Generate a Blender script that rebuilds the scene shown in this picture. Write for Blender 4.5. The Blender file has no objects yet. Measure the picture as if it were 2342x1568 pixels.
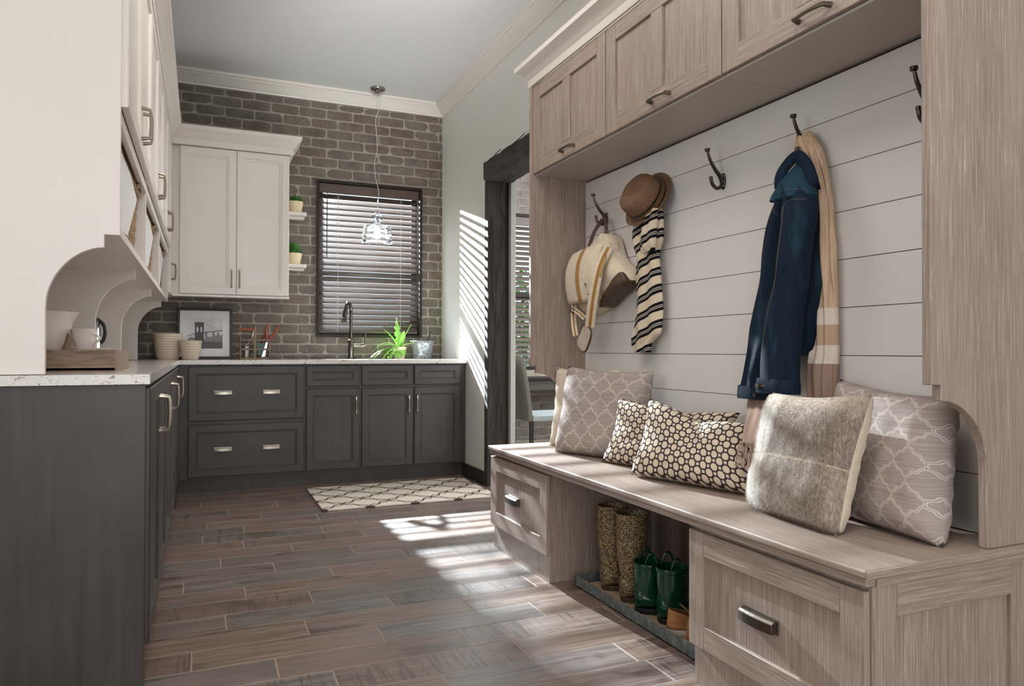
import bpy, bmesh, math, random
from mathutils import Vector, Matrix, noise as mnoise
random.seed(11)
S = bpy.context.scene
COL = S.collection
pi, sin, cos, rad = math.pi, math.sin, math.cos, math.radians

# ------------------------------------------------------------------ camera
def make_camera():
    f, yaw, pit, rol, H = 1655.245, rad(23.179), rad(0.569), rad(0.126), 0.987
    fw = Vector((sin(yaw)*cos(pit), cos(yaw)*cos(pit), sin(pit)))
    r = Vector((cos(yaw), -sin(yaw), 0)); u = r.cross(fw)
    R = r*cos(rol)+u*sin(rol); U = -r*sin(rol)+u*cos(rol)
    cd = bpy.data.cameras.new('camera'); cd.sensor_width = 36; cd.lens = 36*f/2342
    cd.clip_start = .05; cd.clip_end = 200
    o = bpy.data.objects.new('camera', cd); COL.objects.link(o)
    M = Matrix((R, U, -fw)).transposed().to_4x4(); M.translation = (0, 0, H)
    o.matrix_world = M
    S.camera = o
make_camera()

# ------------------------------------------------------------------ world, lights, exposure
S.view_settings.view_transform = 'Standard'; S.view_settings.look = 'None'
S.view_settings.gamma = 1; S.view_settings.use_curve_mapping = False
S.view_settings.exposure = 0.0
W = bpy.data.worlds.new('sky'); S.world = W; W.use_nodes = True
bg = W.node_tree.nodes['Background']; bg.inputs[0].default_value = (.80, .90, 1.0, 1); bg.inputs[1].default_value = 1.7

def light(name, kind, loc, energy, color=(1, 1, 1), target=None, **k):
    d = bpy.data.lights.new(name, kind); d.energy = energy; d.color = color
    for a, b in k.items(): setattr(d, a, b)
    o = bpy.data.objects.new(name, d); COL.objects.link(o); o.location = loc
    if target is not None:
        o.rotation_euler = (Vector(target)-Vector(loc)).to_track_quat('-Z', 'Y').to_euler()
    return o
# hard low sun-like lamp outside the sink window: throws the blind stripes and the floor patches
light('garden_flood', 'SPOT', (.86, 7.9, 2.86), 22000, (.82, .91, 1.0), (1.25, 5.6, 1.3), spot_size=rad(75), spot_blend=.15, shadow_soft_size=.028)
# soft fill added behind the camera, standing in for unseen daylight
light('rear_fill', 'AREA', (.5, -2.35, 1.5), 41, (1.0, .985, .965), (1.0, 3, 1.35), shape='RECTANGLE', size=2.8, size_y=2.3)
# area fills added under unseen ceiling fixtures, plus an added spot brightening the far ceiling
for yy, ww in ((2.9, 15), (.6, 25)):
    light('ceiling_fill', 'AREA', (.55, yy, 3.035), ww, (1.0, .98, .955), (.55, yy, 0), shape='RECTANGLE', size=1.1, size_y=.8)
light('ceiling_wash_fill', 'SPOT', (.55, 2.0, 2.45), 370, (.98, .985, .99), (.90, 3.46, 3.1), spot_size=rad(50), spot_blend=1.0, shadow_soft_size=.30)
# area fill added left of the camera to brighten the right side
light('side_fill', 'AREA', (-2.38, 1.2, 1.55), 24, (.97, .985, 1.0), (1.8, 1.9, 1.2), shape='RECTANGLE', size=1.4, size_y=1.5)
# area lamp added to brighten the neighbouring room
light('study_fill', 'AREA', (4.3, 4.9, 1.9), 90, (.93, .97, 1.0), (2.3, 5.3, 1.0), shape='RECTANGLE', size=1.2, size_y=1.6)

# ------------------------------------------------------------------ material helpers
def srgb(r, g, b):
    return tuple(((c/255)/12.92 if c/255 <= .04045 else ((c/255+.055)/1.055)**2.4) for c in (r, g, b))+(1,)

class E:
    def __init__(s, nt, sock): s.nt, s.k = nt, sock
    def op(s, op, o=None, p=None):
        n = s.nt.nodes.new('ShaderNodeMath'); n.operation = op
        for i, q in enumerate((s, o, p)):
            if q is None: continue
            if isinstance(q, E): s.nt.links.new(q.k, n.inputs[i])
            else: n.inputs[i].default_value = q
        return E(s.nt, n.outputs[0])
    def __add__(s, o): return s.op('ADD', o)
    __radd__ = __add__
    def __sub__(s, o): return s.op('SUBTRACT', o)
    def __rsub__(s, o): return (s*-1.0)+o
    def __mul__(s, o): return s.op('MULTIPLY', o)
    __rmul__ = __mul__
    def __truediv__(s, o): return s.op('DIVIDE', o)
    def sin(s): return s.op('SINE')
    def abs(s): return s.op('ABSOLUTE')
    def fract(s): return s.op('FRACT')
    def floor(s): return s.op('FLOOR')
    def round(s): return s.op('ROUND')
    def lt(s, o): return s.op('LESS_THAN', o)
    def gt(s, o): return s.op('GREATER_THAN', o)
    def max(s, o): return s.op('MAXIMUM', o)
    def min(s, o): return s.op('MINIMUM', o)
    def step(s, a, b):
        n = s.nt.nodes.new('ShaderNodeMapRange'); n.interpolation_type = 'SMOOTHSTEP'
        s.nt.links.new(s.k, n.inputs[0]); n.inputs[1].default_value = a; n.inputs[2].default_value = b
        return E(s.nt, n.outputs[0])

class MT:
    def __init__(s, name, col=(200, 200, 200), rough=.5, metal=0, spec=.5, **k):
        s.m = bpy.data.materials.new(name); s.m.use_nodes = True
        s.nt = s.m.node_tree; s.b = s.nt.nodes['Principled BSDF']
        s.b.inputs['Base Color'].default_value = srgb(*col); s.b.inputs['Roughness'].default_value = rough
        s.b.inputs['Metallic'].default_value = metal; s.b.inputs['Specular IOR Level'].default_value = spec
        for a, v in k.items(): s.b.inputs[a].default_value = v
        s._rnd = None
    def new(s, t): return s.nt.nodes.new(t)
    def link(s, a, b): s.nt.links.new(a.k if isinstance(a, E) else a, b)
    def coord(s, kind='Object', scale=(1, 1, 1), rnd=0, rot=(0, 0, 0)):
        t = s.new('ShaderNodeTexCoord'); mp = s.new('ShaderNodeMapping')
        v = t.outputs[kind]
        if rnd:
            ad = s.new('ShaderNodeVectorMath'); ad.operation = 'ADD'; s.link(v, ad.inputs[0])
            cb = s.new('ShaderNodeCombineXYZ'); r = s.rand()*rnd
            for i in range(3): s.link(r*(1+.37*i), cb.inputs[i])
            s.link(cb.outputs[0], ad.inputs[1]); v = ad.outputs[0]
        s.link(v, mp.inputs[0]); mp.inputs['Scale'].default_value = scale; mp.inputs['Rotation'].default_value = rot
        return mp.outputs[0]
    def rand(s):
        if s._rnd is None:
            s._rnd = E(s.nt, s.new('ShaderNodeObjectInfo').outputs['Random'])
        return s._rnd
    def xyz(s, v):
        n = s.new('ShaderNodeSeparateXYZ'); s.link(v, n.inputs[0]); return [E(s.nt, o) for o in n.outputs]
    def noise(s, v, scale=5, detail=4, rough=.55, dist=0):
        n = s.new('ShaderNodeTexNoise'); s.link(v, n.inputs['Vector']); n.inputs['Scale'].default_value = scale
        n.inputs['Detail'].default_value = detail; n.inputs['Roughness'].default_value = rough; n.inputs['Distortion'].default_value = dist
        return E(s.nt, n.outputs['Fac'])
    def voro(s, v, scale=5, feature='F1', rnd=1):
        n = s.new('ShaderNodeTexVoronoi'); n.feature = feature; s.link(v, n.inputs['Vector']); n.inputs['Scale'].default_value = scale
        n.inputs['Randomness'].default_value = rnd
        return E(s.nt, n.outputs['Distance'])
    def ramp(s, fac, stops):
        n = s.new('ShaderNodeValToRGB'); s.link(fac, n.inputs[0]); e = n.color_ramp.elements
        while len(e) < len(stops): e.new(.5)
        for q, (p, c) in zip(e, stops): q.position = p; q.color = srgb(*c)
        return n.outputs[0]
    def mix(s, fac, a, b, mode='MIX'):
        n = s.new('ShaderNodeMix'); n.data_type = 'RGBA'; n.blend_type = mode
        if isinstance(fac, (int, float)): n.inputs[0].default_value = fac
        else: s.link(fac, n.inputs[0])
        for i, q in ((6, a), (7, b)):
            if isinstance(q, tuple): n.inputs[i].default_value = srgb(*q)
            else: s.link(q, n.inputs[i])
        return n.outputs[2]
    def color(s, c): s.link(c, s.b.inputs['Base Color'])
    def rough(s, r): s.link(r, s.b.inputs['Roughness'])
    def bump(s, h, strength=.3, dist=.002):
        n = s.new('ShaderNodeBump'); n.inputs['Strength'].default_value = strength; n.inputs['Distance'].default_value = dist
        s.link(h, n.inputs['Height']); s.link(n.outputs[0], s.b.inputs['Normal'])

M = {}
def simple(key, col, rough=.5, metal=0, spec=.5, bump=None, var=0, **k):
    t = MT(key, col, rough, metal, spec, **k)
    if bump or var:
        v = t.coord(rnd=3)
        if var:
            n = t.noise(v, var[0], 4)
            t.color(t.ramp(n, [(.3, tuple(max(0, c-var[1]) for c in col)), (.7, tuple(min(255, c+var[1]) for c in col))]))
        if bump: t.bump(t.noise(v, bump[0], 3), bump[1], .002)
    M[key] = t.m
    return t

# paint, walls
simple('wall_paint', (216, 213, 206), .75, bump=(220, .08), var=(1.5, 2))
simple('ceiling_paint', (224, 225, 223), .85, bump=(260, .06))
simple('trim_paint', (220, 212, 203), .35)
simple('white_paint', (221, 212, 204), .3, var=(1.2, 2))
simple('shiplap_paint', (218, 213, 209), .42, bump=(60, .03), var=(1.2, 2))
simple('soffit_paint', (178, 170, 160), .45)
simple('mortar', (160, 152, 139), .95, bump=(180, .8), var=(20, 12))
simple('grout', (150, 134, 120), .9, bump=(300, .3))
simple('dark_frame', (36, 28, 24), .5, spec=.3)
simple('black', (22, 21, 21), .4)
simple('baseboard_wood', (50, 40, 36), .4)

def wood_grey(key, axis, base=1.0):
    # limed rift oak: fine pale and dark streaks along `axis`
    t = MT(key, rough=.5)
    al = [70, 70, 70]; al[axis] = 1.6
    b = [16, 16, 16]; b[axis] = .7
    fine = t.noise(t.coord(scale=tuple(al), rnd=5), 3.2, 5, .7)
    wide = t.noise(t.coord(scale=tuple(b), rnd=9), 1.0, 3, .5)
    pale = t.noise(t.coord(scale=tuple(q*1.7 for q in al), rnd=7), 2.6, 4, .7)
    k = base
    cc = lambda *c: tuple(int(q*k*w_) for q, w_ in zip(c, (1.10, 1.10, 1.11)))
    c1 = t.ramp(fine, [(.28, cc(92, 76, 65)), (.5, cc(136, 119, 106)), (.72, cc(168, 153, 141))])
    c2 = t.ramp(wide, [(.3, cc(116, 100, 88)), (.7, cc(150, 134, 122))])
    c = t.mix(.34, c1, c2)
    c = t.mix(pale.step(.56, .70)*.5, c, cc(200, 191, 181))
    t.color(c); t.bump(fine, .25, .0012)
    t.rough(fine*.25+.35)
    M[key] = t.m
wood_grey('oak_z', 2); wood_grey('oak_y', 1); wood_grey('oak_x', 0)

def wood_dark(key, axis):
    t = MT(key, rough=.42)
    a = [26, 26, 26]; a[axis] = 1.2
    g = t.noise(t.coord(scale=tuple(a), rnd=6), 2.0, 5, .65, .4)
    w = t.noise(t.coord(scale=(3, 3, 3), rnd=6), 1.0, 3)
    c = t.mix(.55, t.ramp(g, [(.3, (46, 39, 35)), (.55, (66, 58, 53)), (.75, (80, 71, 65))]), t.ramp(w, [(.3, (50, 42, 38)), (.7, (74, 66, 60))]))
    t.color(c); t.bump(g, .06, .001); t.rough(g*.2+.3)
    M[key] = t.m
wood_dark('stain_z', 2); wood_dark('stain_x', 0); wood_dark('stain_y', 1)

def mk_plank():
    t = MT('plank_tile', rough=.38)
    r = t.rand()
    g = t.noise(t.coord(scale=(1.3, 22, 22), rnd=13), 2.2, 6, .68, .5)
    blot = t.noise(t.coord(scale=(2.2, 5, 5), rnd=17), 1.5, 4, .6)
    saw = t.noise(t.coord(scale=(95, 5, 5), rnd=21), 1.0, 3, .6)
    warm = t.ramp(g, [(.25, (82, 64, 53)), (.5, (122, 101, 88)), (.75, (152, 132, 118))])
    cool = t.ramp(g, [(.25, (72, 64, 60)), (.5, (110, 100, 94)), (.75, (144, 133, 126))])
    c = t.mix((r*7.3).fract().step(.25, .75), warm, cool)
    fine = t.noise(t.coord(scale=(3.5, 150, 150), rnd=5), 1.4, 4, .7)
    c = t.mix(fine.step(.52, .72)*.55, c, (70, 55, 46)); c = t.mix(fine.step(.45, .28)*.35, c, (176, 160, 147))
    c = t.mix(blot.step(.56, .70)*.8, c, (62, 48, 40))
    c = t.mix(blot.step(.42, .25)*.6, c, (96, 97, 100))
    sw = (r*3.7).fract().gt(.64)
    c = t.mix(sw*saw.step(.50, .66)*.8, c, (60, 47, 39))
    v = (r*5.1).fract()
    c = t.mix(v*.35, c, (100, 82, 71))
    t.color(c); t.bump(g, .18, .0012); t.rough(g*.2+.27)
    M['plank'] = t.m
mk_plank()

def mk_brick(key, lo, mid, hi):
    t = MT(key, rough=.95, spec=.2)
    v = t.coord(rnd=11)
    n = t.noise(v, 9, 5, .65); sp = t.noise(v, 70, 4, .7); r = t.rand()
    c = t.ramp(n, [(.25, lo), (.5, mid), (.78, hi)])
    c = t.mix(sp.step(.56, .70)*.6, c, tuple(min(255, q+40) for q in hi))
    c = t.mix(sp.step(.44, .28)*.65, c, tuple(q*.6 for q in lo))
    tint = t.ramp((r*9.7).fract(), [(0, (96, 80, 72)), (.5, (110, 101, 95)), (1, (84, 82, 80))])
    c = t.mix(.4, c, tint)
    t.color(c); t.bump(sp+n, .9, .004)
    M[key] = t.m
mk_brick('brick', (98, 88, 79), (124, 113, 103), (150, 139, 127))
mk_brick('brick_pale', (120, 110, 106), (150, 142, 138), (178, 170, 165))

def mk_quartz():
    t = MT('quartz', rough=.16)
    v = t.coord(scale=(34, 34, 62), rot=(.5, .3, .6))
    a = t.noise(v, 1.2, 3, .6, 1.2); b = t.voro(v, 1.1); s2 = t.noise(t.coord(scale=(260, 260, 420)), 1.0, 3)
    c = t.ramp(s2, [(.35, (205, 196, 189)), (.7, (228, 222, 216))])
    c = t.mix(a.step(.56, .66)*.8, c, (150, 134, 124))
    c = t.mix(a.step(.64, .70)*b.gt(.3)*.85, c, (96, 86, 82))
    t.color(c); M['quartz'] = t.m
mk_quartz()

def mk_timber(key, axis):
    t = MT(key, rough=.7)
    a = [14, 14, 14]; a[axis] = 1.5
    g = t.noise(t.coord(scale=tuple(a)), 1.6, 6, .7, 1.0); f = t.noise(t.coord(), 60, 4)
    c = t.ramp(g, [(.3, (28, 23, 21)), (.5, (56, 48, 44)), (.75, (82, 72, 66))])
    t.color(c); t.bump(g+f*.25, .8, .006); M[key] = t.m
mk_timber('timber_y', 1); mk_timber('timber_z', 2)

# metals, glass, ceramics
simple('bronze', (158, 146, 134), .34, 1)
simple('aged_bronze', (112, 102, 92), .34, 1)
simple('pewter', (196, 186, 170), .3, 1)
simple('dark_bronze', (84, 77, 70), .33, 1)
simple('steel', (190, 190, 190), .22, 1)
simple('gunmetal', (92, 85, 79), .18, 1)
simple('nickel', (170, 165, 158), .12, 1)
t = simple('galvanised', (150, 156, 158), .4, .85); v = t.coord(rnd=2)
gz = t.voro(v, 40); t.color(t.ramp(gz, [(.1, (112, 118, 120)), (.6, (178, 184, 186))])); t.bump(t.noise(v, 26, 3), .3, .003)
t = simple('galv_sheet', (120, 124, 124), .5, .6); v = t.coord(scale=(1, 1, 1))
t.color(t.ramp(t.noise(v, 34, 5, .65), [(.3, (86, 92, 94)), (.6, (132, 138, 140)), (.72, (196, 200, 200))]))
simple('cream_ceramic', (226, 206, 168), .25)
t = simple('ribbed_stoneware', (214, 196, 176), .45)
x, y, z = t.xyz(t.coord()); t.color(t.mix((z*55).fract().lt(.22)*.6, (222, 205, 186), (172, 146, 122)))
simple('white_ceramic', (232, 220, 212), .2)
simple('soil', (60, 44, 34), .95, bump=(90, 1))
def glassy(key, tint, gloss=.08, rough=.0, ior=1.45):
    m = bpy.data.materials.new(key); m.use_nodes = True; nt = m.node_tree; nt.nodes.clear()
    o = nt.nodes.new('ShaderNodeOutputMaterial'); mx = nt.nodes.new('ShaderNodeMixShader')
    tr = nt.nodes.new('ShaderNodeBsdfTransparent'); tr.inputs[0].default_value = tint
    gl = nt.nodes.new('ShaderNodeBsdfGlossy'); gl.inputs['Roughness'].default_value = rough
    fr = nt.nodes.new('ShaderNodeFresnel'); fr.inputs[0].default_value = ior
    nt.links.new(fr.outputs[0], mx.inputs[0]); nt.links.new(tr.outputs[0], mx.inputs[1]); nt.links.new(gl.outputs[0], mx.inputs[2])
    nt.links.new(mx.outputs[0], o.inputs[0]); M[key] = m
    return nt, fr, gl
glassy('window_glass', (.95, .97, .97, 1))
glassy('picture_glass', (1, 1, 1, 1), ior=1.25)
nt_, fr_, gl_ = glassy('lamp_glass', (.985, .99, 1, 1), rough=.04, ior=1.32)
nz = nt_.nodes.new('ShaderNodeTexNoise'); tc = nt_.nodes.new('ShaderNodeTexCoord'); mp = nt_.nodes.new('ShaderNodeMapping'); mp.inputs['Scale'].default_value = (6, 6, 42)
nz.inputs['Distortion'].default_value = .8; nt_.links.new(tc.outputs['Object'], mp.inputs[0]); nt_.links.new(mp.outputs[0], nz.inputs['Vector'])
rp = nt_.nodes.new('ShaderNodeMapRange'); rp.inputs[1].default_value = .5; rp.inputs[2].default_value = .68; rp.inputs[4].default_value = .22; nt_.links.new(nz.outputs['Fac'], rp.inputs[0])
tl = nt_.nodes.new('ShaderNodeBsdfTranslucent'); tl.inputs[0].default_value = (.9, .95, 1, 1); m2 = nt_.nodes.new('ShaderNodeMixShader')
on = [n for n in nt_.nodes if n.type == 'OUTPUT_MATERIAL'][0]; old = on.inputs[0].links[0].from_socket
nt_.links.new(rp.outputs[0], m2.inputs[0]); nt_.links.new(old, m2.inputs[1]); nt_.links.new(tl.outputs[0], m2.inputs[2]); nt_.links.new(m2.outputs[0], on.inputs[0])
t = MT('bulb_glow', (255, 240, 215), .4); t.b.inputs['Emission Color'].default_value = (1, .90, .78, 1); t.b.inputs['Emission Strength'].default_value = 60; M['bulb'] = t.m
simple('cord', (205, 198, 190), .5)
# blinds
t = simple('blind_slat', (92, 80, 72), .45); v = t.coord(scale=(2, 40, 40), rnd=4)
t.color(t.ramp(t.noise(v, 2, 4), [(.3, (58, 47, 41)), (.7, (80, 68, 60))]))
simple('blind_valance', (78, 62, 54), .45, var=(8, 8))
simple('blind_pale', (112, 102, 96), .5)
# plants
simple('leaf_bright', (138, 186, 84), .35, **{'Subsurface Weight': .0})
M['leaf_bright'].node_tree.nodes['Principled BSDF'].inputs['Transmission Weight'].default_value = 0
simple('leaf_dark', (58, 118, 40), .5)
simple('leaf_garden', (86, 124, 52), .6, var=(3, 18))
simple('leather_brown', (74, 56, 42), .45, bump=(120, .3))
simple('wood_brown', (132, 108, 88), .6, var=(12, 12))
t = simple('tray_wood', (140, 116, 96), .65); v = t.coord(scale=(3, 20, 20), rnd=3)
t.color(t.ramp(t.noise(v, 3, 5, .65), [(.3, (104, 82, 66)), (.6, (150, 126, 106)), (.8, (172, 150, 130))]))
simple('handle_red', (150, 72, 40), .35, var=(10, 10))
simple('green_enamel', (24, 84, 62), .3)
simple('charcoal_metal', (70, 68, 66), .3, .8)
# fabrics
def weave(t, s=900, st=.25):
    x, y, z = t.xyz(t.coord())
    h = (x*s+y*s).sin()*(z*s).sin(); t.bump(h, st, .0006)
def fab(key, col, rough=.9, s=700, var=None):
    t = MT(key, col, rough, spec=.15); t.b.inputs['Sheen Weight'].default_value = .15
    v = t.coord(rnd=2); n = t.noise(v, var[0] if var else 40, 4)
    d = var[1] if var else 8
    t.color(t.ramp(n, [(.3, tuple(max(0, c-d) for c in col)), (.7, tuple(min(255, c+d) for c in col))])); weave(t, s)
    M[key] = t.m; return t
fab('canvas', (212, 194, 170)); fab('canvas_inner', (168, 138, 96)); fab('webbing', (160, 116, 64)); fab('pad', (186, 168, 152))
fab('liner', (206, 204, 200), s=400)
fab('taupe_plain', (160, 147, 139)); fab('cream_linen', (214, 198, 176)); fab('speckle', (212, 196, 176), var=(260, 26))
t = MT('denim', rough=.85, spec=.2)
x, y, z = t.xyz(t.coord()); v = t.coord(rnd=2)
n = t.noise(t.coord(scale=(240, 240, 14), rnd=2), 1.5, 4, .7); fade = t.noise(t.coord(scale=(9, 9, 2.5), rnd=2), 1.4, 3)
c = t.ramp(n, [(.3, (10, 20, 32)), (.6, (20, 36, 54)), (.8, (40, 62, 82))])
c = t.mix(fade.step(.54, .74)*.5, c, (44, 78, 96)); t.color(c); t.bump(n, .2, .0008); M['denim'] = t.m
t = MT('denim_light', rough=.85, spec=.2); n = t.noise(t.coord(scale=(240, 240, 14), rnd=2), 1.5, 4, .7)
t.color(t.ramp(n, [(.3, (18, 42, 58)), (.6, (32, 64, 80)), (.8, (54, 92, 106))])); t.bump(n, .2, .0008); M['denim_light'] = t.m
simple('thread', (120, 116, 98), .8); simple('thread_orange', (200, 96, 30), .8)
t = MT('stripe_scarf', rough=.95, spec=.1)
x, y, z = t.xyz(t.coord()); nn = t.noise(t.coord(), 9, 3)
sx = ((z+y*.36+nn*.014)/.0775).fract()
blk = sx.lt(.50); w1 = (sx-.20).abs().lt(.022); w2 = (sx-.30).abs().lt(.022)
c = t.mix(blk, (210, 192, 168), (26, 25, 28)); c = t.mix(w1.max(w2), c, (196, 186, 170)); t.color(c); weave(t, 900, .3); M['stripe_scarf'] = t.m
t = MT('band_scarf', rough=.95, spec=.1)
x, y, z = t.xyz(t.coord()); fn = t.noise(t.coord(scale=(60, 60, 4)), 1.5, 4)
c = t.ramp(fn, [(.3, (190, 160, 132)), (.7, (222, 194, 168))])
wb = (z.gt(1.07)*z.lt(1.123)).max(z.gt(.946)*z.lt(1.005))
c = t.mix(z.lt(.946), c, (160, 134, 120)); c = t.mix(z.gt(1.005)*z.lt(1.07), c, (192, 164, 138)); c = t.mix(wb*.9, c, (226, 212, 202)); t.color(c); t.bump(fn, .6, .003); M['band_scarf'] = t.m
t = MT('hat_straw', rough=.9, spec=.15)
v = t.coord(scale=(900, 900, 900)); n = t.noise(t.coord(), 520, 3); x, y, z = t.xyz(v)
wv = (x.sin()*y.sin()*.5+.5)
c = t.mix((n*.75+wv*.25).step(.30, .70), (96, 70, 52), (142, 110, 88)); t.color(c); t.bump(n+wv*.4, .6, .002); M['hat_straw'] = t.m
fab('hat_band', (112, 80, 44)); fab('ribbon_black', (24, 22, 22))

def uvxy(t):
    n = t.new('ShaderNodeUVMap'); n.uv_map = 'UVMap'; x, y, z = t.xyz(n.outputs[0]); return x, y, n.outputs[0]
def mk_quatrefoil():
    t = MT('quatrefoil', rough=.9, spec=.15); u, v, uv = uvxy(t)
    a, b = u/.096, v/.106
    p, q = (a+b), (a-b)
    P = p-(q*2*pi).sin()*.060-(q*6*pi).sin()*.030; Q = q-(p*2*pi).sin()*.060-(p*6*pi).sin()*.030
    d = ((P.fract()-.5).abs()).min((Q.fract()-.5).abs())
    d2 = (d-.035).abs()
    dash = ((p*60).sin()).gt(-.4)
    line = d2.step(.022, .012)
    n = t.noise(t.coord(scale=(6, 6, 300)), 1, 3)
    c = t.ramp(n, [(.3, (146, 133, 126)), (.7, (170, 157, 149))])
    c = t.mix(line*.75, c, (214, 202, 190)); t.color(c); t.bump(line+t.noise(t.coord(scale=(500, 500, 500)), 1, 2)*.3, .35, .002); M['quatrefoil'] = t.m
mk_quatrefoil()
def mk_chain():
    t = MT('chain_print', rough=.9, spec=.15); u, v, uv = uvxy(t)
    s = .0235
    x, y = u/s, v/s
    def near(x, y):
        p, q = (x+y)*.5, (x-y)*.5
        P, Q = p.round(), q.round()
        return (x-(P+Q)).abs(), (y-(P-Q)).abs()
    dx, dy = near(x, y)
    octa = dx.max(dy).lt(.54)*(dx+dy).lt(.78)
    ex, ey = near(x+1, y)
    sq = ex.max(ey).lt(.215)
    c = t.mix(octa.max(sq), (62, 51, 52), (210, 192, 170)); t.color(c); t.bump(octa.max(sq)*.5+t.noise(t.coord(scale=(500, 500, 500)), 1, 2)*.4, .4, .002); M['chain_print'] = t.m
mk_chain()
def mk_hide(key):
    t = MT(key, rough=.7, spec=.25); u, v, uv = uvxy(t)
    n = t.noise(t.coord(), 6, 4); f = t.noise(t.coord(scale=(160, 160, 60)), 1, 4, .7)
    d = u*1.0+n*.10
    m = (d-.115).abs().step(.055, .02)
    c = t.ramp(f, [(.3, (104, 90, 78)), (.55, (150, 134, 120)), (.75, (190, 176, 162))])
    lo = t.ramp(f, [(.3, (138, 124, 110)), (.7, (196, 182, 166))])
    c = t.mix(v.lt(.165)*.35, c, lo); c = t.mix(u.lt(.085)*.7, c, lo)
    c = t.mix(m*.85, c, (226, 220, 212)); c = t.mix((v+n*.05).step(.31, .36)*.5, c, (196, 178, 158))
    seam = ((v-.165).abs().lt(.0022)).max((u-.085).abs().lt(.0022))
    c = t.mix(seam, c, (190, 172, 150)); t.color(c); t.bump(f-seam, .5, .003); M[key] = t.m
mk_hide('hide')
def mk_rug():
    t = MT('rug_trellis', rough=1, spec=.05); x, y, z = t.xyz(t.coord())
    a, b = x/.29, y/.25
    p, q = a+b, a-b
    wq, wp = (q*2*pi).sin()*.09, (p*2*pi).sin()*.09
    L4 = [((e_).fract()-.5).abs() for e_ in (p+wq, p-wq, q+wp, q-wp)]
    d = L4[0].min(L4[1]).min(L4[2]).min(L4[3])
    n = t.noise(t.coord(), 400, 2)
    c = t.mix(d.lt(.034), (222, 210, 196), (92, 80, 70)); t.color(c); t.bump(n+d.lt(.05)*-.6, .6, .004); M['rug'] = t.m
mk_rug()
t = MT('leopard', rough=.45); v = t.coord(rnd=2)
w = t.new('ShaderNodeVectorMath'); w.operation = 'ADD'; t.link(v, w.inputs[0])
nt2 = t.new('ShaderNodeTexNoise'); nt2.inputs['Scale'].default_value = 90; t.link(v, nt2.inputs['Vector']); sc2 = t.new('ShaderNodeVectorMath'); sc2.operation = 'SCALE'; sc2.inputs['Scale'].default_value = .005
t.link(nt2.outputs['Color'], sc2.inputs[0]); t.link(sc2.outputs[0], w.inputs[1])
d = t.voro(w.outputs[0], 175); ring = (d-.40).abs().lt(.16); brk = t.noise(v, 190, 2).gt(.40)
c = t.mix(d.step(.35, .2), (160, 136, 94), (116, 88, 56)); c = t.mix(ring*brk, c, (34, 27, 20)); t.color(c); M['leopard'] = t.m
simple('boot_brown', (70, 50, 38), .5, var=(60, 14)); simple('boot_green', (7, 58, 40), .16); simple('boot_sole', (16, 20, 18), .6)
simple('suede_tan', (166, 112, 66), .85, var=(60, 12)); simple('sole_white', (214, 208, 198), .5); simple('cork_mat', (186, 160, 132), .9, var=(120, 14))
t = simple('seagrass', (170, 134, 94), .85); v = t.coord(rnd=3); n = t.voro(t.coord(scale=(70, 70, 110)), 1.0); t.color(t.ramp(n, [(.1, (196, 160, 116)), (.7, (104, 76, 50))])); t.bump(n, 1, .006)
simple('chair_leather', (122, 116, 106), .5); simple('chair_seat', (186, 196, 198), .4)
simple('print_paper', (244, 243, 244), .6); simple('print_dark', (78, 74, 76), .6); simple('print_mid', (140, 136, 138), .6); simple('print_water', (104, 96, 96), .6)
t = simple('print_sky', (200, 200, 202), .6); x, y, z = t.xyz(t.coord()); t.color(t.ramp(t.noise(t.coord(), 7, 3), [(.35, (200, 200, 204)), (.6, (238, 238, 240))]))
simple('paving', (190, 186, 178), .9, var=(4, 8)); simple('lawn', (96, 122, 60), .95, var=(6, 16))

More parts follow.
